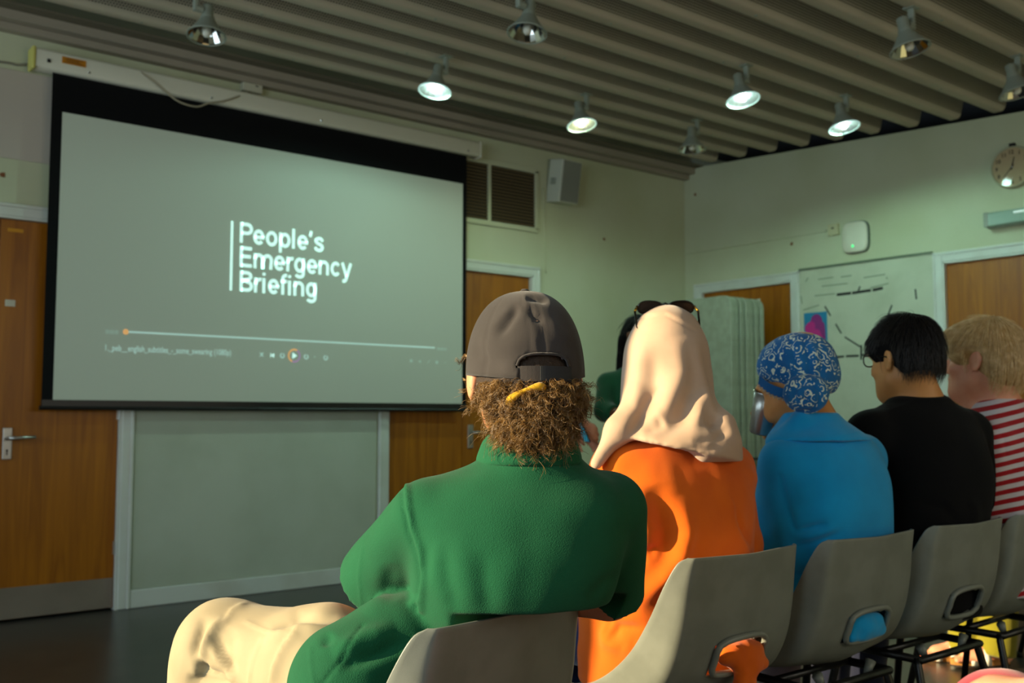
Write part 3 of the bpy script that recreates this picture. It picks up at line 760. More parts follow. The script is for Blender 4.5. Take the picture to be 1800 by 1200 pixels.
# ================================================================ ceiling lamps
def reflector_profile(): return [(0.028, 0.108), (0.033, 0.094), (0.048, 0.068), (0.070, 0.034), (0.090, 0.005), (0.094, 0.0)]
def lamp(rim, lit, label, tilt=(0, 0), side=1, warm=False):
    root = empty('ceiling_lamp', rim); tag(root, label, 'ceiling lamp', 'spot lamps hung from the ceiling ribs')
    T = Matrix.Translation((0, 0, 0.10)) @ Matrix.Rotation(R(tilt[0]), 4, 'X') @ Matrix.Rotation(R(tilt[1]), 4, 'Y') @ Matrix.Translation((0, 0, -0.10))
    pr = reflector_profile()
    MB().lathe(pr, 28, T).obj('lamp_shade', M['lamp_grey'], root, True)
    MB().lathe([(r*0.955, z+0.002) for r, z in pr], 18, T).obj('reflector', M['mirror_lit'] if lit else M['mirror'], root, False)
    MB().lathe([(0.0955, 0.004), (0.0965, -0.001), (0.0905, -0.002), (0.0895, 0.003)], 28, T).obj('rim', M['rim_lit'] if lit else M['lamp_grey'], root, True)
    MB().lathe([(0.0, 0.168), (0.024, 0.167), (0.028, 0.16), (0.028, 0.112), (0.034, 0.104), (0.034, 0.093)], 20, T).obj('neck', M['lamp_grey'], root, True)
    rz = roof_z(rim[1]) - rim[2]
    MB().tube([(side*0.026, 0, 0.135), (side*0.062, 0, 0.135)], 0.018, 12).obj('swivel_joint', M['lamp_grey'], root)
    b = MB(); b.box((side*0.062-0.010, -0.016, 0.120), (side*0.062+0.010, 0.016, rz+0.012), 0.004)
    MB().box((side*0.062-0.03, -0.03, rz-0.004), (side*0.062+0.03, 0.03, rz+0.004), 0.002).obj('mounting_plate', M['lamp_grey'], root)
    b.obj('bracket', M['lamp_grey'], root)
    bl = MB()
    bl.lathe([(0.0, -0.004), (0.014, -0.002), (0.020, 0.008), (0.022, 0.035), (0.016, 0.07), (0.014, 0.095)], 16, T)
    bl.obj('bulb', (M['bulb_warm'] if warm else M['bulb']) if lit else M['bulb_off'], root, True)
    if lit:
        l = bpy.data.lights.new('lamp_light', 'SPOT'); l.energy = 9.0 if warm else 27.0; l.color = (0.90, 1.0, 0.62) if warm else (0.56, 1.0, 0.84)
        l.spot_size = R(174); l.spot_blend = 0.3; l.shadow_soft_size = 0.03
        lo = bpy.data.objects.new('lamp_light', l); link(lo, root); lo.location = (0, 0, -0.012); lo.rotation_euler = (0, 0, 0)
    return root
M['mirror_lit'] = material('satin_reflector', '#d6dcda', 0.38, 1.0)
M['mirror'] = material('polished_reflector', '#cfcfca', 0.08, 1.0)
M['rim_lit'] = material('lamp_rim_glow', '#d8efe4', 0.3, emit=(0.62, 1.0, 0.92), estr=0.55)  # rim of lit lamps emits, painting the bulb's glow onto it
M['bulb_off'] = material('unlit_bulb', '#d8d6c4', 0.4)
lamp((1.891,4.721,2.934), False, 'unlit spot lamp above the left end of the screen housing', (-8, 5), -1)
lamp((2.990,3.560,2.865), False, 'unlit spot lamp hanging above the middle of the screen wall, chrome reflector showing', (-4, 10), -1)
lamp((3.258,4.706,2.933), True, 'lit bluish spot lamp nearest the screen housing', (-4, 12), 1)
lamp((4.365,4.690,2.933), True, 'lit yellowish spot lamp in front of the vent grille', (-13, 1), 1, True)
lamp((5.351,4.602,2.927), False, 'unlit spot lamp in the far corner of the ceiling', (-5, 4), 1)
lamp((4.581,3.576,2.866), True, 'lit bluish spot lamp, second in from the clock wall', (-13, 1), 1)
lamp((5.507,3.520,2.863), True, 'lit bluish spot lamp closest to the clock wall', (-13, 1), 1)
lamp((4.399,2.457,2.799), False, 'unlit spot lamp on a side bracket in the nearest row', (-12, -2), 1)
lamp((5.447,2.432,2.798), False, 'unlit spot lamp above the wall clock', (-12, -2), 1)

# ================================================================ smooth solid modelling (signed distances on a grid -> one continuous quad mesh)
class Vol:
    def __init__(s, lo, hi, h):
        s.lo = np.array(lo, np.float32); s.h = h
        n = np.ceil((np.array(hi)-np.array(lo))/h).astype(int)+1
        s.ax = [s.lo[i]+h*np.arange(n[i], dtype=np.float32) for i in range(3)]
        s.d = np.full(n, 0.4, np.float32)
    def sub(s, lo, hi):
        sl = []
        for i in range(3):
            a = int(max(0, math.floor((lo[i]-s.lo[i])/s.h))); b = int(min(s.d.shape[i], math.ceil((hi[i]-s.lo[i])/s.h)+1))
            sl.append(slice(a, max(a, b)))
        return tuple(sl)
    def put(s, f, lo, hi, k=0.02, op='u'):
        m = k+2*s.h
        sl = s.sub(np.array(lo)-m, np.array(hi)+m)
        a = s.d[sl]
        if a.size == 0: return s
        X = s.ax[0][sl[0]][:, None, None]; Y = s.ax[1][sl[1]][None, :, None]; Z = s.ax[2][sl[2]][None, None, :]
        v = f(X, Y, Z)
        if op == 'u':
            h = np.clip(0.5+0.5*(a-v)/k, 0, 1); s.d[sl] = a*(1-h)+v*h-k*h*(1-h)
        elif op == 's':
            v = -v; h = np.clip(0.5-0.5*(a-v)/k, 0, 1); s.d[sl] = a*(1-h)+v*h+k*h*(1-h)
        elif op == 'add':
            s.d[sl] = a+v
        return s
    def cone(s, a, b, ra, rb, k=0.02, op='u'):
        a = np.array(a, np.float32); b = np.array(b, np.float32); ba = b-a; q = float(ba@ba)+1e-9; r = max(ra, rb)
        def f(X, Y, Z):
            h = np.clip(((X-a[0])*ba[0]+(Y-a[1])*ba[1]+(Z-a[2])*ba[2])/q, 0, 1)
            return np.sqrt((X-a[0]-h*ba[0])**2+(Y-a[1]-h*ba[1])**2+(Z-a[2]-h*ba[2])**2)-(ra+(rb-ra)*h)
        return s.put(f, np.minimum(a, b)-r, np.maximum(a, b)+r, k, op)
    def path(s, P, rs, k=0.02):
        for i in range(len(P)-1): s.cone(P[i], P[i+1], rs[i], rs[i+1], k)
        return s
    def cut_cone(s, a, b, ra, rb, k=0.015, op='u'):
        """cone with a flat end at b (a sleeve or trouser hem)"""
        a = np.array(a, np.float32); b = np.array(b, np.float32); ba = b-a; ln = math.sqrt(float(ba@ba)); u = ba/ln; r = max(ra, rb)
        def f(X, Y, Z):
            t = (X-a[0])*u[0]+(Y-a[1])*u[1]+(Z-a[2])*u[2]; h = np.clip(t/ln, 0, 1.2)
            d = np.sqrt((X-a[0]-h*ba[0])**2+(Y-a[1]-h*ba[1])**2+(Z-a[2]-h*ba[2])**2)-(ra+(rb-ra)*np.clip(h, 0, 1))
            return np.maximum(d, t-ln)
        return s.put(f, np.minimum(a, b)-r, np.maximum(a, b)+r, k, op)
    def ell(s, c, r, Rm=None, k=0.02, op='u'):
        c = np.array(c, np.float32); r = np.array(r, np.float32); Q = np.eye(3, dtype=np.float32) if Rm is None else np.array(Rm, np.float32)
        e = np.sqrt(((Q*r[None, :])**2).sum(1))
        def f(X, Y, Z):
            x, y, z = X-c[0], Y-c[1], Z-c[2]
            q = [(x*Q[0, i]+y*Q[1, i]+z*Q[2, i])/r[i] for i in range(3)]
            k0 = np.sqrt(q[0]**2+q[1]**2+q[2]**2); k1 = np.sqrt((q[0]/r[0])**2+(q[1]/r[1])**2+(q[2]/r[2])**2)+1e-6
            return k0*(k0-1)/k1
        return s.put(f, c-e, c+e, k, op)
    def loft(s, secs, az, k=0.03, p=2.3, fold=None, capk=0.02):
        """vertical loft. secs = rows (z, cx, cy, half-width, half-depth in front, half-depth behind); az = facing azimuth in radians"""
        S = np.array(sorted(secs), np.float64)
        zz = np.linspace(S[0, 0], S[-1, 0], 60)
        T = []
        for c in range(1, 6):
            m = np.gradient(S[:, c], S[:, 0]) if len(S) > 2 else np.full(len(S), (S[-1, c]-S[0, c])/(S[-1, 0]-S[0, 0]))
            i = np.clip(np.searchsorted(S[:, 0], zz)-1, 0, len(S)-2); h = S[i+1, 0]-S[i, 0]; t = (zz-S[i, 0])/h
            T.append((2*t**3-3*t**2+1)*S[i, c]+(t**3-2*t**2+t)*h*m[i]+(-2*t**3+3*t**2)*S[i+1, c]+(t**3-t**2)*h*m[i+1])
        fx, fy = math.cos(az), math.sin(az)
        def f(X, Y, Z):
            z = np.clip(Z, zz[0], zz[-1])
            cx, cy, a, bf, bb = [np.interp(z.ravel(), zz, t).reshape(z.shape).astype(np.float32) for t in T]
            v = (X-cx)*fx+(Y-cy)*fy; u = (X-cx)*fy-(Y-cy)*fx
            b = np.where(v > 0, bf, bb)
            r = (np.abs(u/a)**p+np.abs(v/b)**p)**(1/p); q = np.sqrt(u*u+v*v)
            d = np.where(r > 0.25, q*(1-1/np.maximum(r, 0.25)), -0.7*np.minimum(a, b))
            if fold is not None: d = d-fold(np.arctan2(u, -v), Z, u, v)
            e = np.maximum(zz[0]-Z, Z-zz[-1])
            h = np.clip(0.5-0.5*(d-e)/capk, 0, 1)
            return d*(1-h)+e*h+capk*h*(1-h)
        mx = float(max(T[2].max(), T[3].max(), T[4].max()))+0.03
        lo = (min(T[0])-mx, min(T[1])-mx, zz[0]); hi = (max(T[0])+mx, max(T[1])+mx, zz[-1])
        return s.put(f, lo, hi, k)
    def cut(s, pt, nrm, k=0.006, within=None):
        """remove what lies on the side nrm points to (optionally only inside a box)"""
        pt = np.array(pt, np.float32); nrm = np.array(nrm, np.float32); nrm = nrm/np.linalg.norm(nrm)
        lo, hi = within if within else ([a[0] for a in s.ax], [a[-1] for a in s.ax])
        sl = s.sub(lo, hi)
        X = s.ax[0][sl[0]][:, None, None]; Y = s.ax[1][sl[1]][None, :, None]; Z = s.ax[2][sl[2]][None, None, :]
        a = s.d[sl]; v = (X-pt[0])*nrm[0]+(Y-pt[1])*nrm[1]+(Z-pt[2])*nrm[2]
        h = np.clip(0.5-0.5*(a-v)/k, 0, 1); s.d[sl] = a*(1-h)+v*h+k*h*(1-h); return s
    def mesh(s, relax=1):
        d = s.d; d[0], d[-1], d[:, 0], d[:, -1], d[:, :, 0], d[:, :, -1] = 0.1, 0.1, 0.1, 0.1, 0.1, 0.1
        ins = d < 0
        cnt = np.zeros(np.array(d.shape)-1, np.int8)
        cor = [(i, j, k) for i in (0, 1) for j in (0, 1) for k in (0, 1)]
        for (i, j, k) in cor: cnt += ins[i:d.shape[0]-1+i, j:d.shape[1]-1+j, k:d.shape[2]-1+k]
        act = np.argwhere((cnt > 0) & (cnt < 8)); idx = -np.ones(cnt.shape, np.int32); idx[tuple(act.T)] = np.arange(len(act))
        acc = np.zeros((len(act), 3), np.float32); num = np.zeros(len(act), np.float32)
        vals = {c: d[act[:, 0]+c[0], act[:, 1]+c[1], act[:, 2]+c[2]] for c in cor}
        for a in cor:
            for ax in range(3):
                if a[ax] == 0:
                    b = list(a); b[ax] = 1; b = tuple(b); va, vb = vals[a], vals[b]
                    x = (va < 0) != (vb < 0); t = np.where(x, va/(va-vb+1e-12), 0)
                    p = np.tile(np.array(a, np.float32), (len(act), 1)); p[:, ax] = t
                    acc[x] += p[x]; num[x] += 1
        V = (act+acc/num[:, None])*s.h+s.lo
        Q = []
        for ax in range(3):
            n = [slice(1, -1)]*3; n[ax] = slice(0, -1); m = list(n); m[ax] = slice(1, None)
            A = ins[tuple(n)]; B = ins[tuple(m)]
            e = np.argwhere(A != B); off = np.array([1, 1, 1]); off[ax] = 0; e = e+off
            flip = ins[tuple(e.T)]
            b, c = (ax+1) % 3, (ax+2) % 3
            def at(db, dc):
                g = e.copy(); g[:, b] -= db; g[:, c] -= dc; return idx[tuple(g.T)]
            q = np.stack([at(0, 0), at(1, 0), at(1, 1), at(0, 1)], 1)
            q = np.where(flip[:, None], q, q[:, ::-1]); Q.append(q)
        Q = np.concatenate(Q); Q = Q[(Q >= 0).all(1)]
        for _ in range(relax): V = smooth_pts(V, Q, 0.5)
        return V.astype(np.float32), Q

def smooth_pts(V, Q, w):
    acc = np.zeros_like(V); n = np.zeros(len(V), np.float32)
    for i in range(4):
        a, b = Q[:, i], Q[:, (i+1) % 4]
        for c in range(3):
            acc[:, c] += np.bincount(a, V[b, c], len(V)); acc[:, c] += np.bincount(b, V[a, c], len(V))
        n += np.bincount(a, minlength=len(V)); n += np.bincount(b, minlength=len(V))
    n = np.maximum(n, 1)
    return V*(1-w)+acc/n[:, None]*w

def vnormals(V, Q):
    fn = np.cross(V[Q[:, 2]]-V[Q[:, 0]], V[Q[:, 3]]-V[Q[:, 1]])
    n = np.zeros_like(V)
    for i in range(4):
        for c in range(3): n[:, c] += np.bincount(Q[:, i], fn[:, c], len(V))
    return n/(np.linalg.norm(n, axis=1, keepdims=True)+1e-12)

def _hash(i, j, k, s):
    h = (i.astype(np.int64)*374761393+j.astype(np.int64)*668265263+k.astype(np.int64)*2147483647+s*1274126177) & 0xffffffff
    h = ((h ^ (h >> 13))*1274126177) & 0xffffffff
    return ((h ^ (h >> 16)) & 0xffff).astype(np.float32)/32767.5-1
def vnoise(P, s=0):
    P = np.asarray(P, np.float32); F = np.floor(P); t = P-F; t = t*t*(3-2*t); I = F.astype(np.int64)
    out = np.zeros(len(P), np.float32)
    for i in (0, 1):
        for j in (0, 1):
            for k in (0, 1):
                w = (t[:, 0] if i else 1-t[:, 0])*(t[:, 1] if j else 1-t[:, 1])*(t[:, 2] if k else 1-t[:, 2])
                out += w*_hash(I[:, 0]+i, I[:, 1]+j, I[:, 2]+k, s)
    return out
def wrinkle(V, Q, amp, freq=(8, 8, 8), seed=1, ridged=False, mask=None):
    """push the cloth in and out along its normals by soft noise"""
    n = vnormals(V, Q); a = vnoise(V*np.array(freq, np.float32), seed)+0.5*vnoise(V*np.array(freq, np.float32)*2.1, seed+9)
    if ridged: a = 1-2*np.abs(a)
    if mask is not None: a = a*mask
    return V+n*(amp*a)[:, None]

EYE = np.array([0, 0, 1.07], np.float32); AX_R = np.array([0.7767, -0.6299, 0], np.float32); AX_F = np.array([0.6299, 0.7767, 0], np.float32)
def brush(V, Q, strokes):
    """model folds, seams and hems with strokes drawn over the rear of a garment, as seen from behind the row of seats.
    stroke = (kind, points, width, height); points (across, up) in thousandths of the viewing distance"""
    V = V.copy(); n = vnormals(V, Q)
    w = V-EYE; dep = w@AX_F; P = np.stack([w@AX_R/dep, w[:, 2]/dep], 1)*1000
    facing = np.clip(-(n*w).sum(1)/np.linalg.norm(w, axis=1)*4, 0, 1)
    for kind, pts, wd, ht in strokes:
        pts = np.array(pts, np.float32); best = np.full(len(V), 1e9, np.float32); side = np.zeros(len(V), np.float32); tt = np.zeros(len(V), np.float32)
        L_ = len(pts)-1
        for i in range(L_):
            a, b = pts[i], pts[i+1]; ab = b-a; t = np.clip(((P-a)@ab)/(ab@ab), 0, 1); q = P-a-t[:, None]*ab; dd = np.sqrt((q*q).sum(1))
            m = dd < best; best[m] = dd[m]; side[m] = (ab[0]*q[m, 1]-ab[1]*q[m, 0]); tt[m] = (i+t[m])/L_
        if kind == 'r': g = np.exp(-(best/wd)**2)                                  # seam or ridge of even height
        elif kind == 'f': g = np.exp(-(best/wd)**2)*np.clip(np.sin(np.pi*np.clip(tt, 0.0, 1.0))*1.3, 0, 1)   # fold that fades at both ends
        else:                                                                       # 'h': one side stands proud (a hem or overlap)
            sd = np.where(side > 0, best, -best); g = np.where(sd > 0, np.exp(-(sd/(wd*5))**2), np.exp(-(sd/(0.35*wd))**2))
        V += n*(ht*g*facing)[:, None]
    return V

def rot_az(az, pitch=0.0, roll=0.0):
    """columns: right, forward, up of something facing azimuth az"""
    m = Matrix.Rotation(az-math.pi/2, 3, 'Z') @ Matrix.Rotation(pitch, 3, 'X') @ Matrix.Rotation(roll, 3, 'Y')
    return np.array([[m[i][j] for j in range(3)] for i in range(3)], np.float32)

# ---------------------------------------------------------------- heads, hands and feet
class Head:
    def __init__(s, c, az, pitch=0.0, roll=0.0, sc=1.0):
        s.c = np.array(c, np.float32); s.Q = rot_az(az, pitch, roll); s.sc = sc
    def P(s, x, y, z): return s.c+s.Q@(np.array((x, y, z), np.float32)*s.sc)
    def E(s, v, c, r, k=0.02, op='u', Rm=None): v.ell(s.P(*c), np.array(r)*s.sc, s.Q if Rm is None else s.Q@Rm, k, op)
    def C(s, v, a, b, ra, rb, k=0.012, op='u'): v.cone(s.P(*a), s.P(*b), ra*s.sc, rb*s.sc, k, op)
def head_shape(v, h, ears=True, full=1.0):
    h.E(v, (0, -0.012, 0.032), (0.076, 0.097, 0.090), 0.02)                 # cranium
    h.E(v, (0, 0.030, -0.030), (0.064*full, 0.066, 0.085), 0.03)            # face
    h.E(v, (0, 0.048, -0.078), (0.046*full, 0.046, 0.040), 0.03)            # jaw
    h.C(v, (0.045*full, 0.012, -0.062), (0.014, 0.074, -0.094), 0.022, 0.02, 0.03); h.C(v, (-0.045*full, 0.012, -0.062), (-0.014, 0.074, -0.094), 0.022, 0.02, 0.03)
    h.E(v, (0, 0.082, -0.094), (0.022, 0.018, 0.018), 0.02)                 # chin
    h.C(v, (-0.05, 0.076, 0.030), (0.05, 0.076, 0.030), 0.014, 0.014, 0.02) # brow
    h.C(v, (0, 0.090, 0.016), (0, 0.116, -0.024), 0.008, 0.013, 0.014)      # nose
    h.E(v, (0.012, 0.104, -0.030), (0.009, 0.011, 0.008), 0.008); h.E(v, (-0.012, 0.104, -0.030), (0.009, 0.011, 0.008), 0.008)
    for sx in (-1, 1):
        h.E(v, (sx*0.033, 0.092, 0.008), (0.016, 0.014, 0.012), 0.012, 's') # eye sockets
        h.E(v, (sx*0.038, 0.066, -0.024), (0.022, 0.022, 0.018), 0.02)      # cheek bones
    h.E(v, (0, 0.094, -0.054), (0.024, 0.012, 0.0065), 0.008); h.E(v, (0, 0.092, -0.066), (0.021, 0.012, 0.008), 0.008)   # lips
    h.E(v, (0, 0.106, -0.0598), (0.022, 0.008, 0.0022), 0.003, 's')
    if ears:
        for sx in (-1, 1):
            T = np.array([[math.cos(0.45), -sx*math.sin(0.45), 0], [sx*math.sin(0.45), math.cos(0.45), 0], [0, 0, 1]], np.float32)
            h.E(v, (sx*0.080, -0.010, 0.002), (0.0085, 0.019, 0.031), 0.008, 'u', T)
            h.E(v, (sx*0.078, -0.002, -0.026), (0.0085, 0.010, 0.012), 0.008, 'u', T)
            h.E(v, (sx*0.087, -0.003, 0.000), (0.006, 0.009, 0.017), 0.006, 's', T)
def neck_shape(v, h, base, r=0.056, k=0.03):
    h_ = h.P(0, -0.025, -0.05); v.cone(h_, base, r*0.96, r*1.05, k)
def eyes(h, parent, mats):
    mb = MB(); Mx = Matrix([[*h.Q[i]*h.sc, h.c[i]] for i in range(3)] + [[0, 0, 0, 1]])
    for sx in (-1, 1):
        e = MB(); e.lathe([(0.011*math.sin(t), 0.011*math.cos(t)) for t in [0.55+i*(math.pi-0.55)/7 for i in range(8)]], 14, Mx @ Matrix.Translation((sx*0.031, 0.077, 0.008)) @ Matrix.Rotation(R(-90), 4, 'X'))
        o = e.obj('eye', M['eye_white'], parent, True)
        i = MB(); i.lathe([(0.0, 0.0112), (0.004, 0.0106), (0.0062, 0.0093)], 14, Mx @ Matrix.Translation((sx*0.031, 0.077, 0.008)) @ Matrix.Rotation(R(-90), 4, 'X'))
        i.obj('iris', M['iris'], o, True)
        b = MB(); b.tube([Mx @ Vector((sx*x, 0.089-0.12*(x-0.03)**2*8, z)) for x, z in ((0.014, 0.030), (0.026, 0.035), (0.040, 0.034), (0.049, 0.029))], [0.002, 0.003, 0.003, 0.0015], 6)
        b.obj('eyebrow', mats, parent, True)
def hand_shape(v, wrist, d, palm, sc=1.0, curl=0.5, left=False, k=0.010):
    """palm and five separate bent fingers. d = direction of the fingers, palm = normal of the palm side"""
    d = np.array(d, np.float32); d /= np.linalg.norm(d); n = np.array(palm, np.float32); n -= d*(n@d); n /= np.linalg.norm(n)
    s = np.cross(d, n)*(1 if left else -1)                                 # towards the thumb
    w = np.array(wrist, np.float32)
    v.cone(w, w+d*0.03*sc, 0.027*sc, 0.030*sc, 0.02)
    for off, ln in ((0.024, 0.086), (0.008, 0.090), (-0.009, 0.086), (-0.025, 0.078)):
        v.cone(w+d*0.02*sc+s*off*0.6*sc, w+d*ln*sc+s*off*sc, 0.016*sc, 0.0125*sc, 0.014)
    for (off, st, L3, cu) in ((0.027, 0.088, (0.042, 0.026, 0.020), 0.9), (0.009, 0.093, (0.047, 0.030, 0.021), 1.0), (-0.010, 0.089, (0.043, 0.028, 0.020), 1.05), (-0.028, 0.080, (0.034, 0.021, 0.018), 1.1)):
        p = w+d*(st-0.010)*sc+s*off*sc; a = 0.0; r = 0.0092
        for j, l in enumerate(L3):
            a += curl*cu*(0.55 if j == 0 else 0.9); q = p+(d*math.cos(a)+n*math.sin(a)+s*0.03*(1 if off > 0 else -1))*l*sc
            v.cone(p, q, r*sc, (r-0.0008)*sc, 0.004); p = q; r -= 0.0008
    p = w+d*0.022*sc+s*0.026*sc; dirs = (d*0.55+s*0.75+n*0.35, d*0.85+s*0.35+n*(0.2+0.5*curl), d*0.85-s*0.05+n*(0.35+0.6*curl))
    for u, l, r in zip(dirs, (0.045, 0.032, 0.026), (0.0135, 0.0108, 0.0095)):
        u = u/np.linalg.norm(u); q = p+u*l*sc; v.cone(p, q, r*sc, (r-0.001)*sc, 0.008); p = q
def foot_shape(v, ankle, az, sc=1.0, grow=0.0, k=0.02):
    f = np.array((math.cos(az), math.sin(az), 0), np.float32); r = np.array((f[1], -f[0], 0), np.float32); a = np.array(ankle, np.float32); g = grow
    z0 = a[2]-0.075*sc
    at = lambda fw, rt, up: a+f*fw*sc+r*rt*sc+np.array((0, 0, up*sc-0.075*sc), np.float32)
    v.cone(at(-0.035, 0, 0.034), at(0.0, 0, 0.075), 0.032*sc+g, 0.036*sc+g, k)
    v.cone(at(-0.03, 0, 0.030), at(0.12, 0.005, 0.024), 0.030*sc+g, 0.024*sc+g, k); v.cone(at(0.0, 0, 0.065), at(0.12, 0, 0.028), 0.034*sc+g, 0.024*sc+g, k)
    v.cone(at(0.10, -0.022, 0.022), at(0.12, 0.026, 0.020), 0.024*sc+g, 0.021*sc+g, k)
    if grow == 0:
        for i, (o, l) in enumerate(((-0.032, 0.185), (-0.014, 0.182), (0.002, 0.176), (0.017, 0.168), (0.030, 0.158))):
            v.cone(at(0.12, o, 0.018), at(l, o, 0.014), 0.012*sc, (0.012 if i == 0 else 0.0085)*sc, 0.006)
    else: v.cone(at(0.12, -0.01, 0.022), at(0.165, -0.005, 0.018), 0.026*sc+g, 0.020*sc+g, k)

M['eye_white'] = material('eye_white', '#d8d0c4', 0.2); M['iris'] = material('dark_iris', '#20130c', 0.15)
def skin(name, c, c2): return bump(vary(material(name, c, 0.48, spec=0.4, sss=0.22), c2, 14, 0.35, 0.7), 420, 0.08, 0.001)
M['skin_fair'] = skin('fair_skin', '#d69a72', '#c98560'); M['skin_pink'] = skin('rosy_skin', '#e8a584', '#d88c6c'); M['skin_tan'] = skin('tan_skin', '#cf9258', '#c0824a'); M['skin_brown'] = skin('brown_skin', '#7a4a2c', '#6b3f25')

def strands(name, curves, rad, mat, parent, tip=0.35):
    """hair as real strands"""
    hc = bpy.data.hair_curves.new(name); hc.add_curves([len(c) for c in curves])
    P = np.concatenate([np.asarray(c, np.float32) for c in curves])
    hc.attributes['position'].data.foreach_set('vector', P.ravel())
    ra = np.concatenate([rad*(1-(1-tip)*np.linspace(0, 1, len(c))**2) for c in curves]).astype(np.float32)
    at = hc.attributes.get('radius') or hc.attributes.new('radius', 'FLOAT', 'POINT'); at.data.foreach_set('value', ra)
    hc.materials.append(mat); return link(bpy.data.objects.new(name, hc), parent)
def hair_mat(name, c, c2=None, rough=0.38):
    m = material(name, c, rough, spec=0.5)
    if c2: vary(m, c2, 60, 0.3, 0.7, detail=3)
    return m

# ================================================================ moulded stacking chairs
M['chair'] = bump(vary(material('grey_polypropylene', '#82877e', 0.36, spec=0.5), '#797e75', 12, 0.4, 0.6), 900, 0.18, 0.0008)
def resample(P, n):
    S = np.array(spline(P, 12)); d = np.r_[0, np.cumsum(np.linalg.norm(np.diff(S, axis=0), axis=1))]
    t = np.linspace(0, d[-1], n); return np.stack([np.interp(t, d, S[:, i]) for i in range(S.shape[1])], 1)
def chair_shell():
    n = 84
    cen = resample([(0,-0.212,0.772), (0,-0.204,0.72), (0,-0.192,0.64), (0,-0.176,0.56), (0,-0.150,0.50), (0,-0.105,0.455), (0,-0.04,0.433), (0,0.04,0.43), (0,0.12,0.437), (0,0.175,0.44), (0,0.205,0.425), (0,0.215,0.40)], n)
    cre = resample([(0.180,-0.200,0.776), (0.188,-0.190,0.72), (0.196,-0.178,0.64), (0.204,-0.156,0.56), (0.208,-0.122,0.50), (0.212,-0.07,0.462), (0.214,0.0,0.446), (0.212,0.07,0.442), (0.206,0.13,0.445), (0.200,0.175,0.442), (0.195,0.205,0.426), (0.190,0.213,0.402)], n)
    edg = resample([(0.190,-0.187,0.777), (0.206,-0.171,0.763), (0.220,-0.146,0.715), (0.228,-0.112,0.645), (0.233,-0.066,0.575), (0.236,-0.010,0.522), (0.236,0.05,0.485), (0.233,0.10,0.469), (0.228,0.145,0.461), (0.221,0.175,0.451), (0.211,0.196,0.440), (0.205,0.207,0.424), (0.198,0.210,0.404)], n)
    us = np.r_[np.linspace(0, 1, 15), 1+np.linspace(0, 1, 7)[1:]]
    half = []
    for u in us:
        if u <= 1: w = u; bulge = (1-u*u)*0.0; row = cen*(1-w)+cre*w
        else: w = u-1; row = cre*(1-w)+edg*w
        half.append(row)
    cols = [c*np.array([-1, 1, 1]) for c in half[:0:-1]] + half
    # soften the crease between panel and wing a little
    G = np.stack(cols, 1)                       # rows n, cols m, 3
    for _ in range(2):
        G[:, 1:-1] = 0.5*G[:, 1:-1]+0.25*(G[:, :-2]+G[:, 2:])
    m = G.shape[1]; V = G.reshape(-1, 3); F = []
    hole = lambda c: (abs(c[0]) < 0.083 and abs(c[2]-0.548) < 0.034 and c[1] < -0.1)
    for i in range(n-1):
        for j in range(m-1):
            q = (i*m+j, i*m+j+1, (i+1)*m+j+1, (i+1)*m+j)
            if not hole(V[list(q)].mean(0)): F.append(q)
    return V, F, G
def curve_on_back(G, u, z):
    m = G.shape[1]; best = None
    c = G.reshape(-1, 3); sel = c[:, 1] < -0.08
    d = (c[:, 0]-u)**2+(c[:, 2]-z)**2+(~sel)*9; return float(c[np.argsort(d)[:4], 1].mean())
def make_chair(loc, az, label):
    root = empty('stacking_chair', loc, az-math.pi/2); tag(root, label, 'chair', 'moulded chairs in the audience row')
    V, F, G = chair_shell()
    sh = mesh_obj('seat_shell', V, F, M['chair'], root, True)
    md = sh.modifiers.new('thickness', 'SOLIDIFY'); md.thickness = 0.0055; md.offset = 1.0
    bv = sh.modifiers.new('edge', 'BEVEL'); bv.width = 0.0016; bv.segments = 2; bv.limit_method = 'ANGLE'
    ring = []
    for k in range(40):
        t = 2*math.pi*k/40; c, s = math.cos(t), math.sin(t)
        u = 0.086*math.copysign(abs(c)**0.42, c); z = 0.548+0.037*math.copysign(abs(s)**0.42, s)
        if s > 0: z += 0.008*(1-(u/0.086)**2)
        ring.append((u, curve_on_back(G, u, z)-0.006, z))
    MB().tube(ring, 0.0074, 8, closed=True).obj('grip_rim', M['chair'], sh, True)
    r = 0.0115
    fr = MB()
    c4 = [(-0.165, -0.125, 0.405), (0.165, -0.125, 0.405), (0.165, 0.135, 0.408), (-0.165, 0.135, 0.408)]
    fr.tube(c4, r, 8, closed=True); fr.tube([(-0.165, 0.0, 0.406), (0.165, 0.0, 0.406)], r*0.9, 8)
    fo = fr.obj('seat_frame', M['black_metal'], root, True); fo['kind'] = 'thing'
    for sx in (-1, 1):
        for y0, y1 in ((-0.115, -0.205), (0.125, 0.20)):
            lg = MB().tube([(sx*0.163, y0, 0.408), (sx*0.168, y0*1.02, 0.39), (sx*0.222, y1, 0.012)], r, 8).obj('leg', M['black_metal'], root, True)
            MB().lathe([(0.0, 0.0), (0.015, 0.0), (0.0145, 0.022), (0.011, 0.024)], 10, Matrix.Translation((sx*0.2225, y1, 0.0))).obj('rubber_foot', M['dark'], lg, True)
        for y0 in (-0.10, 0.11):
            MB().tube([(sx*0.10, y0, 0.402), (sx*0.12, y0, 0.432)], [0.009, 0.014], 8).obj('seat_stud', M['chair'], fo, True)
    return root
CH = [((0.947, 1.41), 104, 'grey moulded chair under the man in the green polo shirt'),
      ((1.81, 1.612), 91, 'grey moulded chair under the woman in the orange blouse, orange cloth in its grip slot'),
      ((2.315, 1.608), 90, 'grey moulded chair under the woman in the blue shirt, blue cloth in its grip slot'),
      ((2.81, 1.610), 90, 'grey moulded chair under the person in black, its grip slot dark'),
      ((3.29, 1.62), 92, 'grey moulded chair under the blond person in stripes')]
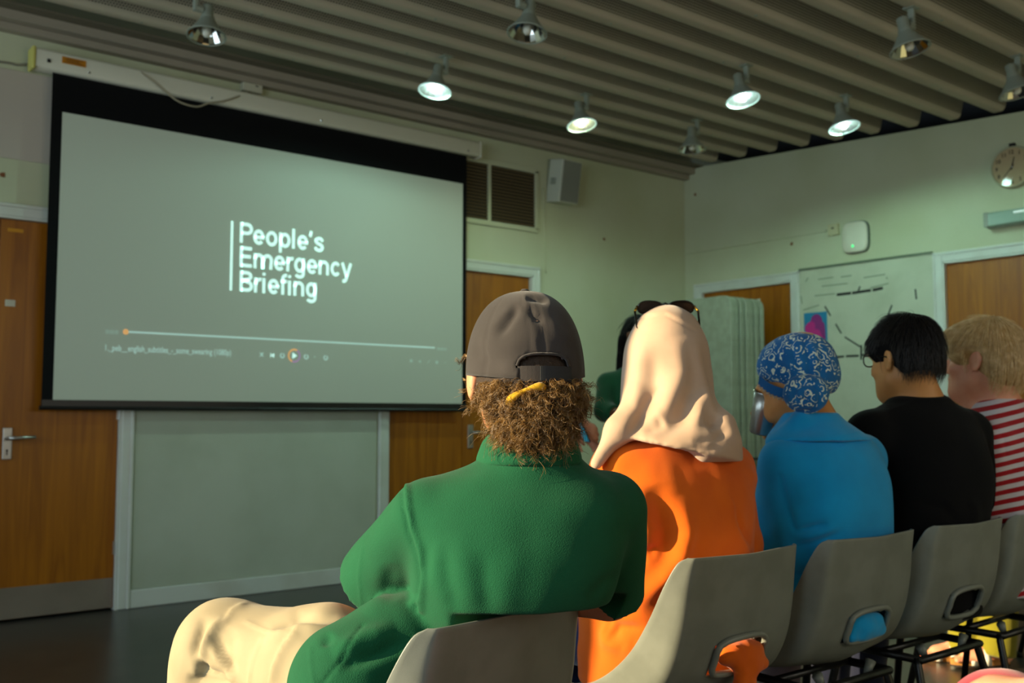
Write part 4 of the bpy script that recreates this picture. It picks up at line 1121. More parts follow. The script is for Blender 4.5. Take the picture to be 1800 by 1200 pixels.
def dup(root, loc, rotz, label):
    """copy of a thing with its parts and sub-parts"""
    r = root.copy(); COL.objects.link(r); r.location = loc; r.rotation_euler = (0, 0, rotz); r['label'] = label
    for ch in list(root.children):
        c = ch.copy(); COL.objects.link(c); c.parent = r
        for g in ch.children:
            d = g.copy(); COL.objects.link(d); d.parent = c
    return r
chair0 = None
for (xy, az, lab) in CH:
    if chair0 is None: chair0 = make_chair((*xy, 0), R(az), lab)
    else: dup(chair0, (*xy, 0), R(az)-math.pi/2, lab)

# ================================================================ people
def finish_body(v, mat, label, relax=1):
    V, Q = v.mesh(relax); o = np_mesh('person', V, Q, mat); tag(o, label, 'person'); return o
def garment(name, v, mat, person, amp=0.0, freq=(7, 7, 7), seed=1, strokes=None, ridged=False, relax=2, post=1):
    V, Q = v.mesh(relax)
    if amp: V = wrinkle(V, Q, amp, freq, seed, ridged)
    if strokes: V = brush(V, Q, strokes); V = smooth_pts(V, Q, 0.25) if post else V
    o = np_mesh(name, V, Q, mat, person); return o, V, Q
def box_of(P, m):
    A = np.array(P, np.float32); return A.min(0)-m, A.max(0)+m
def limbs(v, J, arm=(0.045, 0.037, 0.026), leg=(0.074, 0.050, 0.034), feet=True, hands=True):
    for s in 'LR':
        if 'sh'+s in J:
            v.cone(J['sh'+s], J['el'+s], arm[0], arm[1], 0.02); v.cone(J['el'+s], J['wr'+s], arm[1]*1.02, arm[2], 0.012)
            if hands: hand_shape(v, J['wr'+s], J['hd'+s][0], J['hd'+s][1], J.get('hs', 0.95), J.get('curl', 0.5), s == 'L')
        if 'hp'+s in J:
            v.cone(J['hp'+s], J['kn'+s], leg[0], leg[1], 0.03); v.cone(J['kn'+s], J['an'+s], leg[1], leg[2], 0.015)
            if feet: foot_shape(v, J['an'+s], J['ft'+s])
    for s in 'LR':
        if 'sh'+s in J: v.cone(np.array(J['nk'])-np.array((0, 0, J.get('tr', 0.0))), J['sh'+s], 0.045-J.get('tr', 0.0)*0.5, 0.045, 0.04)
    if 'ws' in J: v.cone(J['pv'], J['ws'], 0.08, 0.075, 0.03); v.cone(J['ws'], J['ch'], 0.075, 0.090, 0.03)
    else: v.cone(J['pv'], J['ch'], 0.085, 0.098, 0.04)
    v.cone(J['ch'], J['nk'], 0.095, 0.05, 0.05)
def unit(*a): a = np.array(a, np.float32); return a/np.linalg.norm(a)
def shoes(J, mat, person, name='shoe', grow=0.008):
    for s in 'LR':
        a = np.array(J['an'+s]); v = Vol(a-0.26, a+0.26, 0.007); foot_shape(v, a, J['ft'+s], 1.0, grow)
        v.cut(a+np.array((0, 0, 0.015)), (0, 0, 1)); V, Q = v.mesh(1); np_mesh(name, V, Q, mat, person)

CAMAZ = R(50.96)
def W(lat, dep, z): 
    p = AX_R*lat+AX_F*dep; return (float(p[0]), float(p[1]), z)

def curls(V, Nn, n, rad, length, turns, down, seed, pts=16, per=14, keep=None):
    """ringlets: clumps of strands that share one coil"""
    g = np.random.default_rng(seed); out = []
    for i in g.integers(0, len(V), max(1, n//per)):
        nn = Nn[i]; d0 = unit(*(nn*0.45+down+g.normal(0, 0.33, 3))); a = np.cross(d0, g.normal(0, 1, 3)); a /= np.linalg.norm(a); b = np.cross(d0, a)
        L0 = length*g.uniform(0.6, 1.3); r0 = rad*g.uniform(0.6, 1.5); ph = g.uniform(0, 6.28); k = turns*g.uniform(0.6, 1.3)*6.283
        for _ in range(per):
            off = g.normal(0, 0.0009, 3); L_ = L0*g.uniform(0.8, 1.1); t = np.linspace(0, 1, pts); rr = r0*g.uniform(0.85, 1.15)*np.minimum(1, t*4); p2 = ph+g.normal(0, 0.22)
            spread = 1+0.8*t
            q = V[i]-nn*0.004+np.outer(spread, off)+np.outer(t*L_, d0)+np.outer(rr*np.cos(p2+k*t), a)+np.outer(rr*np.sin(p2+k*t), b); q[:, 2] -= 0.25*L_*t*t
            if g.random() < 0.12: q = q+np.outer(t*t, g.normal(0, 0.010, 3))
            if keep is not None:
                ok = keep(q)
                if not ok.all():
                    m = int(np.argmin(ok))
                    if m < 4: continue
                    q = q[:m]
            out.append(q)
    return out
def flow_hair(V, Nn, n, head, crown, length, seed, lift=0.10, wild=0.12, pts=9, shell=None, down=1.0, clear=True):
    """strands combed away from the crown and downwards over the head"""
    g = np.random.default_rng(seed); out = []; C = head.c
    cr = head.P(*crown)
    for i in g.integers(0, len(V), n):
        p = V[i].astype(np.float64); L_ = length*g.uniform(0.55, 1.15)/pts; q = [p-Nn[i]*0.003]; nn = Nn[i].astype(np.float64)
        jit = g.normal(0, wild, 3)
        away = p-cr; away /= np.linalg.norm(away)+1e-6
        for k in range(pts-1):
            d = away*0.8+np.array((0, 0, -0.75*down))+jit; d = d-nn*(d@nn); d /= np.linalg.norm(d)+1e-6
            d = d+nn*lift*(1-1.6*k/pts); p = p+d*L_; q.append(p.copy())
            m = p-C; m[2] *= 0.7; m /= np.linalg.norm(m); nn = 0.6*nn+0.4*m; nn /= np.linalg.norm(nn)
        q = np.array(q)
        if clear:                                        # strands stop short of the ears and the face
            lc = ((q-C)@head.Q)/head.sc
            bad = ((np.abs(lc[:, 1]+0.006) < 0.026) & (lc[:, 2] < 0.036) & (np.abs(lc[:, 0]) > 0.05)) | ((lc[:, 1] > 0.030) & (lc[:, 2] < 0.020)) | ((lc[:, 1] > 0.075) & (lc[:, 2] < 0.060))
            if bad.any():
                k = int(np.argmax(bad))
                if k < 3: continue
                q = q[:k]
        out.append(q)
    return out

# ---------------------------------------------------------------- 1. man in the dark cap and green polo
h = Head((1.048,1.262,1.149), R(66), R(-2))
J = dict(nk=(1.029,1.225,0.999), shL=(0.892,1.298,0.916), shR=(1.144,1.171,0.916), elL=(0.929,1.538,0.798), elR=(1.223,1.248,0.769), wrL=(1.156,1.509,0.772), wrR=(1.067,1.529,0.763),
         hdL=(AX_R, -AX_F), hdR=(-AX_R, AX_F), pv=(0.955,1.385,0.57), ws=(1.118,1.411,0.719), ch=(1.016,1.236,0.881), hpL=(0.868,1.360,0.585), hpR=(1.042,1.405,0.575), knL=(0.766,1.774,0.654), knR=(0.90,1.82,0.49),
         anL=(0.74,1.90,0.24), anR=(0.88,1.96,0.085), ftL=R(120), ftR=R(108), curl=0.6, tr=0.03)
lo, hi = box_of([J[k] for k in J if k[:2] in ('sh','el','wr','pv','kn','an','nk')]+[h.c], 0.27); lo[2] = -0.01
v = Vol(lo, hi, 0.0065)
hh = Head(h.P(0, -0.002, -0.004), R(66), R(-2), 0, 0.95)
limbs(v, J, arm=(0.048, 0.041, 0.029)); neck_shape(v, h, J['nk'], 0.056); head_shape(v, hh)
for sx in (-1, 1): h.E(v, (sx*0.088, -0.006, -0.022), (0.008, 0.020, 0.034), 0.008)
man = finish_body(v, M['skin_fair'], 'seated man in dark cap and green polo shirt, curly hair in a yellow band')
eyes(h, man, M['iris'])
# trousers
M['khaki'] = cloth('cream_cotton_twill', '#a89a7c', '#9b8d70', 0.85, 1100, 0.2, 0.1)
v = Vol(lo, hi, 0.006)
v.ell(J['pv'], (0.160, 0.125, 0.105), rot_az(R(104)), 0.04)
v.path([J['hpL'], (0.844,1.530,0.648), J['knL']], [0.112, 0.098, 0.082], 0.05); v.path([J['hpR'], J['knR']], [0.10, 0.083], 0.05)
v.cone(J['knL'], (0.745,1.865,0.36), 0.083, 0.074, 0.04); v.cut_cone((0.745,1.865,0.40), (0.74,1.89,0.25), 0.074, 0.078, 0.03)
v.cone(J['knR'], (0.885,1.92,0.25), 0.08, 0.072, 0.03); v.cut_cone((0.885,1.91,0.30), (0.88,1.955,0.06), 0.072, 0.075, 0.02)
garment('trousers', v, M['khaki'], man, 0.006, (9, 9, 7), 3, [
    ('f', [(-278.9,-194.9), (-295.2,-213.0), (-309.9,-252.4)], 5, 0.012), ('f', [(-297.5,-193.2), (-306.5,-224.2), (-297.5,-252.4)], 5, -0.012), ('f', [(-294.1,-218.6), (-280.6,-241.1), (-263.7,-263.7)], 4, 0.012), ('f', [(-308.7,-235.5), (-297.5,-247.9), (-276.1,-252.4)], 4, -0.012),
    ('f', [(-286.2,-207.3), (-283.9,-229.9), (-270.4,-249.6)], 5, -0.010), ('h', [(-265.9,-182.5), (-274.9,-188.2), (-279.4,-196.1)], 1.2, 0.004), ('h', [(-213.0,-211.8), (-225.4,-227.0), (-233.2,-247.9)], 1.4, 0.008), ('r', [(-259.2,-198.3), (-236.6,-208.5), (-214.1,-211.8)], 1.2, 0.003),
    ('f', [(-232.1,-207.3), (-208.5,-196.1), (-169.0,-197.2)], 6, -0.011), ('f', [(-242.3,-221.4), (-214.1,-204.5), (-171.8,-202.8)], 6, 0.009), ('r', [(-242.3,-214.1), (-252.4,-235.5), (-255.8,-263.7)], 1.2, 0.003), ('f', [(-273.2,-204.5), (-277.2,-229.9), (-271.5,-260.8)], 8, -0.009),
    ('f', [(-315.5,-252.4), (-293.0,-256.9), (-264.8,-261.4)], 4, -0.010), ('f', [(-174.6,-213.0), (-191.5,-224.2), (-208.5,-252.4)], 7, -0.008), ('f', [(-304.2,-258.0), (-281.7,-263.7), (-259.2,-269.3)], 4, 0.010)])
# polo shirt
M['polo'] = cloth('green_pique_cotton', '#145636', '#124e31', 0.9, 700, 0.35, 0.06)
bump(M['polo'], 520, 0.25, 0.0012, kind='voronoi')
lo, hi = box_of([J['nk'], J['shL'], J['shR'], J['elL'], J['elR'], (0.727,1.342,0.660)], 0.16); hi[2] -= 0.05
v = Vol(lo, hi, 0.0048)
az = R(56)
v.loft([(1.004,1.030,1.225, 0.062,0.058,0.056), (0.988,1.023,1.224, 0.085,0.070,0.066), (0.974,1.020,1.227, 0.122,0.082,0.078), (0.943,1.012,1.226, 0.160,0.098,0.100), (0.896,1.005,1.226, 0.168,0.112,0.118), (0.844,0.999,1.224, 0.163,0.118,0.122),
        (0.797,1.008,1.243, 0.156,0.125,0.138), (0.767,1.015,1.262, 0.150,0.12,0.145), (0.735,1.029,1.290, 0.145,0.11,0.140), (0.699,1.043,1.330, 0.142,0.10,0.11), (0.637,1.046,1.366, 0.150,0.10,0.10)], az, 0.03, 2.4)
v.cone((1.018,1.234,0.962), (0.895,1.296,0.919), 0.050, 0.050, 0.05); v.cone((1.036,1.220,0.965), (1.140,1.174,0.919), 0.050, 0.053, 0.05); v.cone((1.031,1.224,0.975), (1.031,1.224,0.960), 0.062, 0.07, 0.04)
v.cut_cone((0.888,1.301,0.915), (0.896,1.462,0.797), 0.060, 0.067, 0.014); v.cut_cone((1.145,1.170,0.920), (1.211,1.233,0.768), 0.064, 0.058, 0.014)
v.path([(0.974,1.347,0.715), (0.860,1.337,0.706), (0.787,1.345,0.670)], [0.085, 0.090, 0.098], 0.012)
v.cone(J['ch'], J['ws'], 0.105, 0.105, 0.03); v.cone(J['ws'], J['pv'], 0.11, 0.115, 0.03)
v.cut((0.990,1.236,0.78), (0.242,-0.970,-0.28), 0.010, within=((0.815,0.9,0.40), (1.172,1.6,0.782)))     # the shirt hangs over the top edge of the chair back
polo, V, Q = garment('polo_shirt', v, M['polo'], man, 0.0016, (13, 13, 9), 5, [
    ('r', [(-103.7,-65.4), (-102.0,-86.2), (-96.9,-108.7), (-89.0,-131.3), (-86.8,-156.6), (-87.9,-188.2)], 2.6, 0.0060), ('r', [(-108.2,-66.5), (-106.5,-89.0), (-101.4,-111.5), (-93.5,-134.1), (-91.3,-156.6), (-92.4,-184.8)], 2.2, -0.0035),
    
    ('f', [(-62.0,-193.2), (-72.1,-162.3), (-77.7,-117.2)], 10, 0.0034), ('f', [(-53.0,-193.2), (-62.0,-162.3), (-67.6,-122.8)], 7, -0.0026), ('f', [(-36.1,-193.2), (-46.2,-156.6), (-53.0,-111.5)], 12, 0.0028),
    ('f', [(-21.4,-194.9), (-27.0,-167.9), (-28.2,-128.5)], 9, -0.0022), ('f', [(-5.6,-196.1), (-4.5,-165.1), (8.5,-122.8)], 14, 0.0024), ('f', [(-112.7,-179.2), (-121.7,-162.3), (-118.3,-142.5)], 9, -0.004),
    ('f', [(-140.8,-193.2), (-128.5,-167.9), (-130.7,-139.7)], 10, 0.003), ('f', [(-93.0,-167.9), (-83.4,-142.5), (-81.1,-117.2)], 7, -0.003),
    ('f', [(-100.3,-185.9), (-93.0,-179.2), (-87.9,-180.3)], 4, 0.006),
    ('f', [(-93.0,-213.0), (-146.5,-235.5), (-169.0,-240.0)], 7, -0.008), ('f', [(-112.7,-204.5), (-146.5,-215.8), (-174.6,-229.9)], 9, 0.008), ('f', [(-174.6,-210.1), (-180.3,-217.5), (-180.3,-223.1)], 5, -0.005),
    ('r', [(-145.4,-202.8), (-166.2,-235.5), (-185.9,-260.8)], 1.5, -0.003), ('r', [(-196.1,-224.2), (-195.5,-241.1), (-190.4,-263.7)], 1.3, 0.002), ('r', [(-146.5,-128.5), (-149.9,-156.6), (-146.5,-184.8)], 1.2, 0.0015),
    ('r', [(15.8,-41.7), (47.9,-43.9), (65.4,-46.2)], 1.6, -0.003), ('f', [(107.0,-151.0), (90.1,-162.3), (73.2,-180.3)], 6, -0.004)])
# collar, a separate knitted band folded over
v = Vol(np.array((1.031,1.224,1.018))-0.13, np.array((1.031,1.224,1.018))+0.13, 0.0045)
v.loft([(1.045,1.033,1.222, 0.062,0.060,0.058), (1.036,1.032,1.223, 0.069,0.068,0.066), (1.018,1.031,1.224, 0.0765,0.074,0.073), (1.004,1.029,1.225, 0.082,0.078,0.078), (0.994,1.029,1.226, 0.082,0.078,0.078)], R(60), 0.01, 2.2, capk=0.006)
v.ell((0.990,1.257,1.011), (0.024, 0.05, 0.028), rot_az(R(60)), 0.02)
garment('collar', v, M['polo'], man, 0.0008, (20, 20, 10), 8)
# hair: dense curls below the cap, tied back
M['curl'] = hair_mat('brown_curly_hair', '#98723c', '#4e361a', 0.32); M['curl_base'] = bump(material('brown_hair_mass', '#2c1c0c', 0.8), 160, 0.8, 0.004)  # mass coloured darker for the shade between the curls
v = Vol(h.c-0.21, h.c+0.16, 0.005)
h.E(v, (0, -0.060, -0.040), (0.074, 0.050, 0.046), 0.02); h.E(v, (0, -0.010, 0.012), (0.080, 0.097, 0.055), 0.02); h.E(v, (0, -0.078, -0.020), (0.060, 0.034, 0.034), 0.02)
h.E(v, (-0.070, -0.030, -0.028), (0.016, 0.030, 0.030), 0.015); h.E(v, (0.070, -0.030, -0.028), (0.016, 0.030, 0.030), 0.015)
for sx in (-1, 1): h.E(v, (sx*0.074, 0.045, -0.006), (0.012, 0.020, 0.032), 0.01)
v.ell((1.004,1.188,1.082), (0.053, 0.040, 0.040), rot_az(CAMAZ), 0.02); v.ell((1.007,1.186,1.060), (0.044, 0.034, 0.026), rot_az(CAMAZ), 0.02)
V, Q = v.mesh(1); Nn = vnormals(V, Q)
hair = np_mesh('hair', V, Q, M['curl_base'], man)
loc_ = (V-h.c)@h.Q
near = (loc_[:, 2] < -0.020) & ((V-EYE)@AX_F < 1.66) & ~((np.abs(loc_[:, 0]) > 0.060) & (loc_[:, 1] > -0.035))
idx = np.where(near)[0]
under = lambda q: ((q-h.c)@h.Q)[:, 2] < -0.024                     # nothing grows up over the cap
cs = curls(V[idx], Nn[idx], 8000, 0.0034, 0.030, 2.3, np.array((0, 0, -0.45)), 3, 22, 7, keep=under)
cs += curls(V[idx], Nn[idx], 900, 0.0040, 0.030, 1.8, np.array((0, 0, -0.1)), 13, 18, 1, keep=under)
tail = idx[(V[idx][:, 2] < 1.085)]
cs += curls(V[tail], Nn[tail], 3000, 0.0048, 0.036, 2.0, np.array((0, 0, -0.8)), 4, 22, 8, keep=under)
side = np.where(loc_[:, 1] > 0.035)[0]
cs += curls(V[side], Nn[side], 420, 0.0045, 0.024, 1.4, np.array((0, 0, -0.2)), 6)
strands('curls', cs, 0.00026, M['curl'], hair, 0.6)
# yellow hair band
mb = MB(); ring = []
for k in range(26):
    a = 2*math.pi*k/26; ring.append(np.array((0.969,1.162,1.101))+AX_R*0.026*math.cos(a)+np.array((0,0,1))*(0.0085*math.sin(a)+0.011*math.cos(a)*1.0)+AX_F*0.010*(1-math.sin(a)))
mb.tube(ring, [0.0052+0.0018*math.sin(7*k) for k in range(26)], 10, closed=True)
mb.obj('hair_band', cloth('yellow_hair_tie', '#d8a41a', '#c08c10', 0.7), hair, True)

# the cap: six panels, button, strap at the rear, peak in front
M['cap'] = cloth('charcoal_cotton_cap', '#3d3836', '#35312f', 0.9, 1400, 0.4, 0.2); M['cap_dark'] = material('cap_lining', '#141212', 0.9)
def cap_pt(th, t):
    """th = angle round the head (0 = right, 90 deg = front), t = 0 rim .. 1 crown"""
    zb = -0.020 + 0.008*math.sin(th) + 0.006*math.cos(th)**2
    ph = t*math.pi/2; rr = math.cos(ph)**0.80; zz = math.sin(ph)**0.92
    seam = min(abs(((th-math.pi/2+math.pi/6*0) % (math.pi/3))), math.pi/3-abs(((th-math.pi/2) % (math.pi/3))))
    puff = 0.0022*math.sin(min(seam, math.pi/6)*3)*math.cos(ph) - 0.0012*math.exp(-(seam/0.03)**2)*(t < 0.97)
    r = (0.0935+puff)*rr; ry = (0.110+puff)*rr
    return (r*math.cos(th), ry*math.sin(th)-0.008, zb+(0.123-zb)*zz)
nt, nh = 120, 34; CV = []; CF = []
for j in range(nh+1):
    for i in range(nt): CV.append(cap_pt(2*math.pi*i/nt, min(j/nh, 0.985)))
arch = lambda x, y, z: y < 0 and abs(x) < 0.041 and z < -0.006+0.018*math.sqrt(max(0, 1-(abs(x)/0.0415)**3.2))
for j in range(nh):
    for i in range(nt):
        q = (j*nt+i, j*nt+(i+1) % nt, (j+1)*nt+(i+1) % nt, (j+1)*nt+i); c = np.mean([CV[k] for k in q], 0)
        if not arch(*c): CF.append(q)
CF.append(tuple(nh*nt+i for i in range(nt)))
CVw = np.array([h.P(*p) for p in CV], np.float32)
Qd = np.array([q for q in CF if len(q) == 4])
CVw = brush(CVw, Qd, [('f', [(6.8,111.5), (-2.8,95.8), (-15.8,78.9)], 4.5, -0.008), ('f', [(14.6,109.3), (21.4,99.7), (31.0,93.5)], 3.5, -0.006), ('f', [(2.8,105.4), (-11.3,96.9), (-23.7,80.0)], 6, 0.003),
    ('f', [(12.4,118.9), (25.4,117.2), (36.6,113.8)], 3.0, -0.006), ('f', [(-41.7,67.6), (-28.2,56.3), (-5.6,49.0)], 7, -0.005), ('f', [(-33.8,74.4), (-11.3,67.6), (14.1,71.0)], 8, 0.003), ('f', [(36.6,96.9), (47.9,80.0), (59.2,74.4)], 6, 0.003), ('r', [(9.6,116.6), (16.9,91.3), (20.3,60.8)], 1.0, -0.0012), ('r', [(12.4,116.6), (20.3,91.3), (24.2,60.8)], 1.2, 0.0014)])
cap = mesh_obj('cap', CVw, CF, M['cap'], man, True)
md = cap.modifiers.new('thickness', 'SOLIDIFY'); md.thickness = 0.0018; md.offset = -1
pts = []
for k in range(25):
    x = -0.0415+0.083*k/24; z = -0.006+0.018*math.sqrt(max(0, 1-(abs(x)/0.0415)**3.2)); 
    best = min(((CV[i][0]-x)**2+(CV[i][2]-z)**2, CV[i][1]) for i in range(len(CV)) if CV[i][1] < -0.05); pts.append(h.P(x, best[1]-0.0005, z))
MB().tube(pts, 0.0022, 6).obj('opening_hem', M['cap'], cap, True)
def band(x0, x1, z0, z1, off, name, mat):
    V = []; F = []; n = 14
    for k in range(n+1):
        x = x0+(x1-x0)*k/n; y = -0.008-0.110*math.sqrt(max(0, 1-(x/0.0935)**2))-off
        V += [h.P(x, y, z0), h.P(x, y, z1), h.P(x, y+0.0022, z1), h.P(x, y+0.0022, z0)]
    for k in range(n):
        for s in range(4): F.append((4*k+s, 4*k+(s+1) % 4, 4*k+4+(s+1) % 4, 4*k+4+s))
    F += [(0, 3, 2, 1), (4*n, 4*n+1, 4*n+2, 4*n+3)]
    return mesh_obj(name, V, F, mat, cap)
band(-0.040, 0.046, -0.030, -0.0065, 0.0012, 'closing_strap', M['cap']); band(-0.008, 0.046, -0.0288, -0.0072, 0.0036, 'strap_tongue', material('dark_velcro', '#26282a', 0.85))
MB().lathe([(0.0, 0.007), (0.005, 0.0062), (0.008, 0.003), (0.0085, -0.001)], 16, Matrix([[*h.Q[i], h.P(0, -0.010, 0.1215)[i]] for i in range(3)]+[[0, 0, 0, 1]])).obj('crown_button', M['cap'], cap, True)
PV = []; PF = []; n = 20
for i in range(n+1):
    a = R(18+144*i/n)
    for s in range(6):
        t = s/5; p = cap_pt(a, 0.02); ext = 0.070*t*math.sin(math.pi*(i/n))**0.5
        PV.append(h.P(p[0]*(1-0.10*t), p[1]+ext, p[2]-0.004-0.016*t+0.012*(abs(math.cos(a)))**2*-1*t))
for i in range(n):
    for s in range(5): PF.append((i*6+s, i*6+s+1, (i+1)*6+s+1, (i+1)*6+s))
pk = mesh_obj('peak', PV, PF, M['cap'], cap, True); md = pk.modifiers.new('thickness', 'SOLIDIFY'); md.thickness = 0.003
shoes(J, material('brown_shoe_leather', '#3b2a1c', 0.5), man)

# ---------------------------------------------------------------- 2. woman in the beige headscarf and orange blouse
h = Head((1.820,1.653,1.207), R(50), R(2))
J = dict(nk=(1.820,1.640,1.039), shL=(1.688,1.670,0.951), shR=(1.985,1.609,0.939), elL=(1.698,1.790,0.759), elR=(2.067,1.646,0.744), wrL=(1.72,1.93,0.70), wrR=(1.92,1.96,0.70), hdL=((0.5,0.6,-0.5), (0,0,-1)), hdR=((-0.5,0.6,-0.5), (0,0,-1)),
         pv=(1.825,1.63,0.55), ch=(1.816,1.643,0.871), hpL=(1.765,1.66,0.535), hpR=(1.915,1.65,0.545), knL=(1.735,2.08,0.53), knR=(1.95,2.08,0.53), anL=(1.735,2.12,0.085), anR=(1.95,2.12,0.085), ftL=R(95), ftR=R(85))
lo, hi = box_of([J[k] for k in J if k[:2] in ('sh','el','wr','pv','kn','an','nk')]+[h.c], 0.27); lo[2] = -0.01
v = Vol(lo, hi, 0.008); limbs(v, J); neck_shape(v, h, J['nk'], 0.052); head_shape(v, h, False)
orange = finish_body(v, M['skin_tan'], 'seated woman in a beige headscarf and loose orange blouse')
eyes(h, orange, M['iris'])
M['denim'] = cloth('dark_blue_denim', '#1b2c55', '#16244a', 0.85)
v = Vol(lo, hi, 0.009)
v.ell(J['pv'], (0.170, 0.10, 0.09), rot_az(R(91)), 0.04); v.path([J['hpL'], J['knL'], J['anL']], [0.082, 0.075, 0.066], 0.03); v.path([J['hpR'], J['knR'], J['anR']], [0.082, 0.075, 0.066], 0.03)
garment('trousers', v, M['denim'], orange, 0.003, (9, 9, 9), 2)
M['orange'] = cloth('orange_linen', '#e2680a', '#d65c06', 0.85, 800, 0.3, 0.2)
az = R(76)
lo, hi = box_of([J['nk'], J['shL'], J['shR'], J['elL'], J['elR'], (1.62,1.43,0.5), (2.02,1.80,0.5)], 0.13)
v = Vol(lo, hi, 0.006)
v.loft([(1.035,1.820,1.640, 0.10,0.075,0.07), (0.992,1.821,1.639, 0.165,0.10,0.10), (0.931,1.819,1.641, 0.200,0.12,0.135), (0.844,1.816,1.643, 0.208,0.13,0.15), (0.749,1.822,1.651, 0.204,0.14,0.15),
        (0.628,1.836,1.652, 0.205,0.15,0.145), (0.504,1.840,1.675, 0.212,0.16,0.150), (0.444,1.834,1.680, 0.215,0.16,0.150)], az, 0.03, 2.4)
v.cone((1.819,1.640,1.012), J['shL'], 0.06, 0.062, 0.05); v.cone((1.819,1.640,1.012), J['shR'], 0.06, 0.062, 0.05)
v.path([J['shL'], J['elL']], [0.068, 0.066], 0.025); v.path([J['shR'], J['elR']], [0.066, 0.060], 0.025)
v.path([(1.725,1.717,0.764), (1.717,1.737,0.616), (1.711,1.754,0.522)], [0.07, 0.070, 0.070], 0.03)
v.cut_cone(J['elL'], J['wrL'], 0.062, 0.055, 0.02); v.cut_cone(J['elR'], J['wrR'], 0.060, 0.055, 0.02)
garment('blouse', v, M['orange'], orange, 0.0042, (14, 14, 8), 11, [
    ('f', [(166.8,-76.6), (171.3,-111.5), (164.5,-136.9), (146.5,-159.4), (118.3,-187.6)], 9, 0.020), ('f', [(140.8,-66.5), (152.1,-111.5), (149.9,-151.0)], 11, -0.016), ('f', [(123.9,-66.5), (130.7,-100.3), (135.2,-128.5)], 9, 0.012),
    ('f', [(117.2,-133.0), (123.9,-136.9), (127.3,-122.8)], 7, -0.012), ('f', [(132.4,-128.5), (136.3,-133.0), (140.8,-125.6)], 5, -0.009), ('f', [(93.5,-217.5), (104.2,-204.5), (129.6,-206.2)], 5, -0.010), ('f', [(90.1,-201.7), (92.4,-218.6), (107.0,-224.2)], 6, 0.009),
    ('h', [(232.1,-134.1), (223.1,-108.7), (215.8,-83.4)], 1.6, 0.006), ('f', [(217.5,-89.0), (225.4,-111.5), (240.0,-131.3)], 3, -0.008), ('r', [(97.5,-182.5), (95.8,-198.9), (91.3,-211.8)], 1.6, -0.004), ('r', [(104.8,-20.3), (91.3,-33.8), (84.5,-45.1)], 1.3, -0.004),
    ('f', [(231.0,-46.8), (242.3,-66.5), (244.5,-75.5)], 4, 0.007), ('f', [(191.5,-83.4), (189.3,-128.5), (191.5,-179.2)], 12, 0.005), ('f', [(101.4,-218.6), (118.3,-229.9), (146.5,-213.0)], 8, 0.008)])
v = Vol((1.67,1.36,0.44), (1.97,1.62,0.66), 0.0055)                     # the blouse bulging through the slot of the chair
v.ell((1.822,1.445,0.548), (0.074, 0.030, 0.030), None, 0.01); v.ell((1.84,1.425,0.526), (0.055, 0.016, 0.018), None, 0.012); v.cone((1.82,1.432,0.52), (1.80,1.42,0.475), 0.026, 0.020, 0.015); v.cone((1.80,1.42,0.475), (1.81,1.425,0.455), 0.026, 0.018, 0.015)
garment('blouse_tail', v, M['orange'], orange, 0.004, (30, 30, 30), 4)
# headscarf
M['beige'] = cloth('beige_chiffon', '#c2a58d', '#b69880', 0.75, 1500, 0.12, 0.3)
lo, hi = np.array(h.c)-np.array((0.26,0.26,0.30)), np.array(h.c)+np.array((0.26,0.26,0.17)); v = Vol(lo, hi, 0.0052)
h.E(v, (0, -0.010, 0.030), (0.086, 0.106, 0.100), 0.02)
v.loft([(1.299,1.821,1.652, 0.060,0.070,0.070), (1.251,1.819,1.653, 0.090,0.095,0.100), (1.182,1.820,1.653, 0.107,0.095,0.112), (1.113,1.813,1.646, 0.113,0.100,0.115), (1.062,1.811,1.634, 0.124,0.105,0.122), (1.026,1.808,1.624, 0.150,0.115,0.150), (0.979,1.796,1.634, 0.175,0.125,0.165), (0.945,1.788,1.640, 0.185,0.13,0.165)], R(52), 0.03, 2.2)
h.E(v, (0, 0.125, -0.03), (0.052, 0.05, 0.075), 0.015, 's')
v.cut(np.array((1.689,1.540,1.004)), AX_R*-0.20+np.array((0, 0, -0.975)), 0.008)
v.path([(1.713,1.649,1.106), (1.646,1.646,1.040), (1.590,1.659,0.964)], [0.032, 0.026, 0.014], 0.03); v.path([(1.708,1.705,1.032), (1.684,1.750,0.938)], [0.03, 0.02], 0.02)
v.path([(1.829,1.556,1.092), (1.849,1.513,1.049), (1.837,1.497,1.010), (1.781,1.504,0.988)], [0.030, 0.028, 0.028, 0.020], 0.03)
